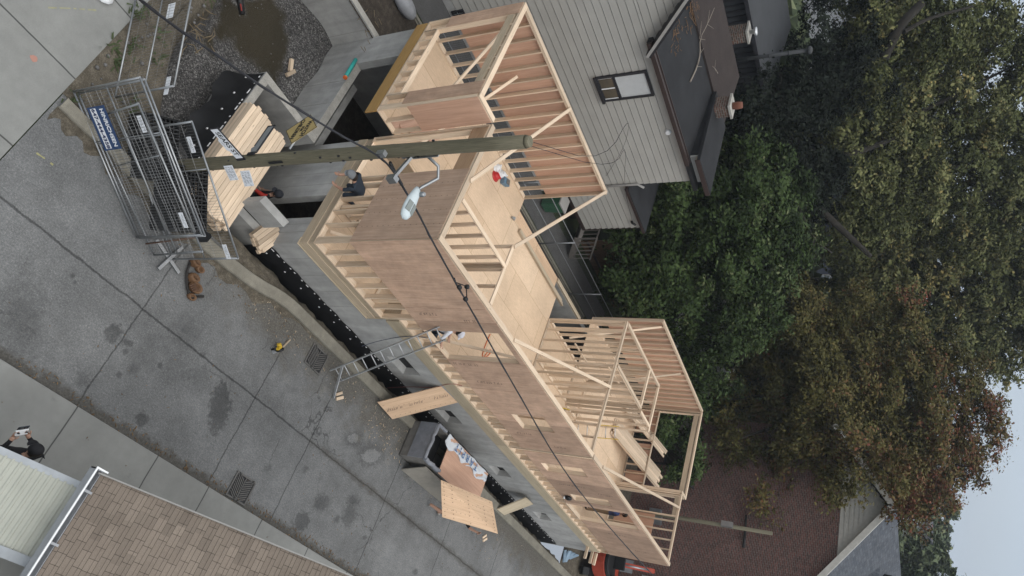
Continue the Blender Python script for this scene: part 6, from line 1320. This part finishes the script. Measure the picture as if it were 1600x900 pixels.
# worker kneeling at the front sill
kn = stand(pelvis=(-.30, 0, .42), chest=(.10, 0, .58), head=(.36, 0, .66), look=(.75, 0, -.65), shL=(.14, .19, .60), shR=(.14, -.19, .60), elL=(.18, .25, .36), elR=(.18, -.25, .36), wrL=(.22, .16, .14), wrR=(.24, -.16, .14), handL=(.28, .12, .06), handR=(.32, -.14, .06), hipL=(-.32, .1, .40), hipR=(-.32, -.1, .40), knL=(-.10, .14, .07), knR=(-.10, -.14, .07), anL=(-.52, .14, .07), anR=(-.52, -.14, .07), toL=(-.66, .14, .05), toR=(-.66, -.14, .05))
H = G(549, 272, 2.14); person('person in dark clothes and grey cap kneeling at the front sill of the frame', (H.x+.42, H.y+.05, 1.47), PI+.12, kn, dict(torso=NVY, sleeve=NVY, forearm=SKIN, legs=NVY, shoe=BOOT), cap=GRYC, hair=DKH)
# worker down in the front pit
H = G(436, 304, -.10); person('person with a black cap and red sleeve standing down in the front pit', (H.x, H.y, -1.78), 2.6, stand(elR=(-.05, -.36, 1.22), elL=(.25, .36, 1.32), wrL=(.46, .46, 1.38), handL=(.56, .5, 1.40), look=(.9, .2, -.3)), dict(torso=BLK, sleeve=REDS, legs=NVY, shoe=BOOT), cap=plain('black_cap_cloth', (.02, .022, .028), .8), hair=DKH)
# worker carrying the plywood sheet
F = G(672, 790, 0); rz4 = math.radians(-18)
person('person in black shorts walking on the road under the carried plywood sheet', (F.x+.15, F.y-.05, 0), rz4, stand(pelvis=(.02, 0, .94), knL=(.20, .11, .52), anL=(.25, .11, .09), toL=(.42, .11, .05), knR=(-.08, -.11, .50), anR=(-.38, -.1, .16), toR=(-.26, -.1, .05), elL=(.05, .36, 1.62), elR=(.1, -.34, 1.56), wrL=(.12, .40, 1.86), wrR=(.2, -.36, 1.80), handL=(.14, .40, 1.96), handR=(.22, -.36, 1.90)), dict(torso=BLK, sleeve=BLK, legs=BLK, shin=SKIN, shoe=plain('pale_trainer', (.25, .24, .22), .7)), hair=DKH)
P = [G(x, y, z) for (x, y), z in zip(((689, 750), (769, 784), (778, 834), (691, 808)), (1.55, 2.35, 2.15, 1.45))]
t = thing('plywood_sheet', 'tan plywood sheet with nail dots carried over a person on the road', 'plywood', P[0]); m = MB(); Q = [p-P[0] for p in P]; n_ = (Q[1]-Q[0]).cross(Q[3]-Q[0]).normalized(); n_ = n_ if n_.z > 0 else -n_
m.hexa([*[q-n_*.015 for q in Q], *Q], .55); m.build('sheet', PLYT, t); m = MB()
for i in range(7):
    for j in range(9):
        if random.random() < .25 or i in (2, 4): continue
        f, g = .05+i*.15, .05+j*.11; c_ = Q[0].lerp(Q[1], f).lerp(Q[3].lerp(Q[2], f), g)+n_*.002; m.obox(c_, .03, .02, .003, Matrix.Rotation(random.random(), 3, 'Z'))
m.build('nail_mark', plain('nail_dark', (.10, .06, .04), .8), t)
# worker at the open window (white shirt), worker beside the far window (blue shirt)
cr = stand(pelvis=(0, 0, .45), chest=(.10, 0, .80), head=(.22, 0, 1.06), look=(.9, 0, -.4), shL=(.10, .19, .88), shR=(.10, -.19, .88), elL=(.26, .26, .66), elR=(.26, -.26, .66), wrL=(.45, .2, .55), wrR=(.45, -.2, .55), handL=(.54, .18, .52), handR=(.54, -.18, .52), hipL=(0, .1, .42), hipR=(0, -.1, .42), knL=(.34, .16, .45), knR=(.30, -.16, .40), anL=(.06, .15, .09), anR=(.02, -.15, .09), toL=(.22, .15, .045), toR=(.18, -.15, .045))
person('person in a white shirt crouching behind the ladder at the open window', (3.98, .52, 2.03), -.5, cr, dict(torso=WHS, sleeve=WHS, legs=NVY, shoe=BOOT), cap=plain('white_cap', (.55, .55, .6), .8), hair=DKH)
person('person in a blue shirt and tan trousers standing inside the far window opening', (17.05, .85, 2.03), 2.2, stand(elL=(.18, .26, 1.2), wrL=(.40, .16, 1.22), handL=(.5, .12, 1.24)), dict(torso=BLU, sleeve=BLU, legs=TAN, shoe=BOOT), hair=DKH)
# ------------------------------------------------------------------ sky and light: overcast day
w = bpy.data.worlds.new('World'); sc.world = w; w.use_nodes = True; nt = w.node_tree
bg = nt.nodes['Background']; sky = nt.nodes.new('ShaderNodeTexSky'); sky.sky_type = 'NISHITA'; sky.sun_disc = False
SE, SR = math.radians(52), math.radians(200)
sky.sun_elevation = SE; sky.sun_rotation = SR; sky.air_density = 1.0; sky.dust_density = 2.0; sky.ozone_density = 1.0
mixn = nt.nodes.new('ShaderNodeMix'); mixn.data_type = 'RGBA'; mixn.inputs[0].default_value = .72
tc = nt.nodes.new('ShaderNodeTexCoord'); nz = nt.nodes.new('ShaderNodeTexNoise'); nt.links.new(tc.outputs['Generated'], nz.inputs['Vector']); nz.inputs['Scale'].default_value = 2.2; nz.inputs['Detail'].default_value = 5
rp = nt.nodes.new('ShaderNodeValToRGB'); nt.links.new(nz.outputs['Fac'], rp.inputs[0]); rp.color_ramp.elements[0].position = .3; rp.color_ramp.elements[0].color = (4.7, 5.4, 6.4, 1); rp.color_ramp.elements[1].position = .7; rp.color_ramp.elements[1].color = (5.7, 6.3, 7.15, 1)
nt.links.new(sky.outputs[0], mixn.inputs[6]); nt.links.new(rp.outputs[0], mixn.inputs[7]); sx = nt.nodes.new('ShaderNodeSeparateXYZ'); nt.links.new(tc.outputs['Generated'], sx.inputs[0])
mr = nt.nodes.new('ShaderNodeMapRange'); nt.links.new(sx.outputs[2], mr.inputs[0]); mr.inputs[1].default_value = 0; mr.inputs[2].default_value = 1; mr.inputs[3].default_value = 1.0; mr.inputs[4].default_value = 3.0
vm = nt.nodes.new('ShaderNodeVectorMath'); vm.operation = 'SCALE'; mz = nt.nodes.new('ShaderNodeMix'); mz.data_type = 'RGBA'; nt.links.new(mixn.outputs[2], mz.inputs[6]); mz.inputs[7].default_value = (5.65, 5.75, 5.8, 1)
mr2 = nt.nodes.new('ShaderNodeMapRange'); nt.links.new(sx.outputs[2], mr2.inputs[0]); mr2.inputs[1].default_value = .15; mr2.inputs[2].default_value = .6; nt.links.new(mr2.outputs[0], mz.inputs[0]); nt.links.new(mz.outputs[2], vm.inputs[0]); nt.links.new(mr.outputs[0], vm.inputs['Scale']); nt.links.new(vm.outputs[0], bg.inputs['Color']); bg.inputs['Strength'].default_value = .1
sl = bpy.data.lights.new('sun', 'SUN'); so = bpy.data.objects.new('sun', sl); C.objects.link(so); sl.energy = .9; sl.angle = math.radians(25); sl.color = (1, .97, .92)
dv = Vector((math.sin(SR)*math.cos(SE), math.cos(SR)*math.cos(SE), math.sin(SE))); so.rotation_euler = dv.to_track_quat('Z', 'Y').to_euler()
sc.view_settings.view_transform = 'Standard'; sc.view_settings.look = 'None'; sc.view_settings.gamma = 1; sc.view_settings.exposure = -0.02; sc.view_settings.use_curve_mapping = False
sc.cycles.use_denoising = True; sc.cycles.max_bounces = 6; sc.cycles.diffuse_bounces = 3; sc.cycles.glossy_bounces = 2
# ------------------------------------------------------------------ air: thin even haze
hm = bpy.data.materials.new('air_haze'); hm.use_nodes = True; ht = hm.node_tree; ht.nodes.clear(); ho = ht.nodes.new('ShaderNodeOutputMaterial'); hv = ht.nodes.new('ShaderNodeVolumePrincipled')
hv.inputs['Color'].default_value = (.80, .88, 1.0, 1); hv.inputs['Density'].default_value = .00045; hv.inputs['Anisotropy'].default_value = .2; ht.links.new(hv.outputs[0], ho.inputs['Volume'])
m = MB(); m.box(-2700, 2700, -2700, 2700, -4, 90); hz = m.build('haze', hm); tag(hz, kind='stuff'); sc.cycles.volume_bounces = 1
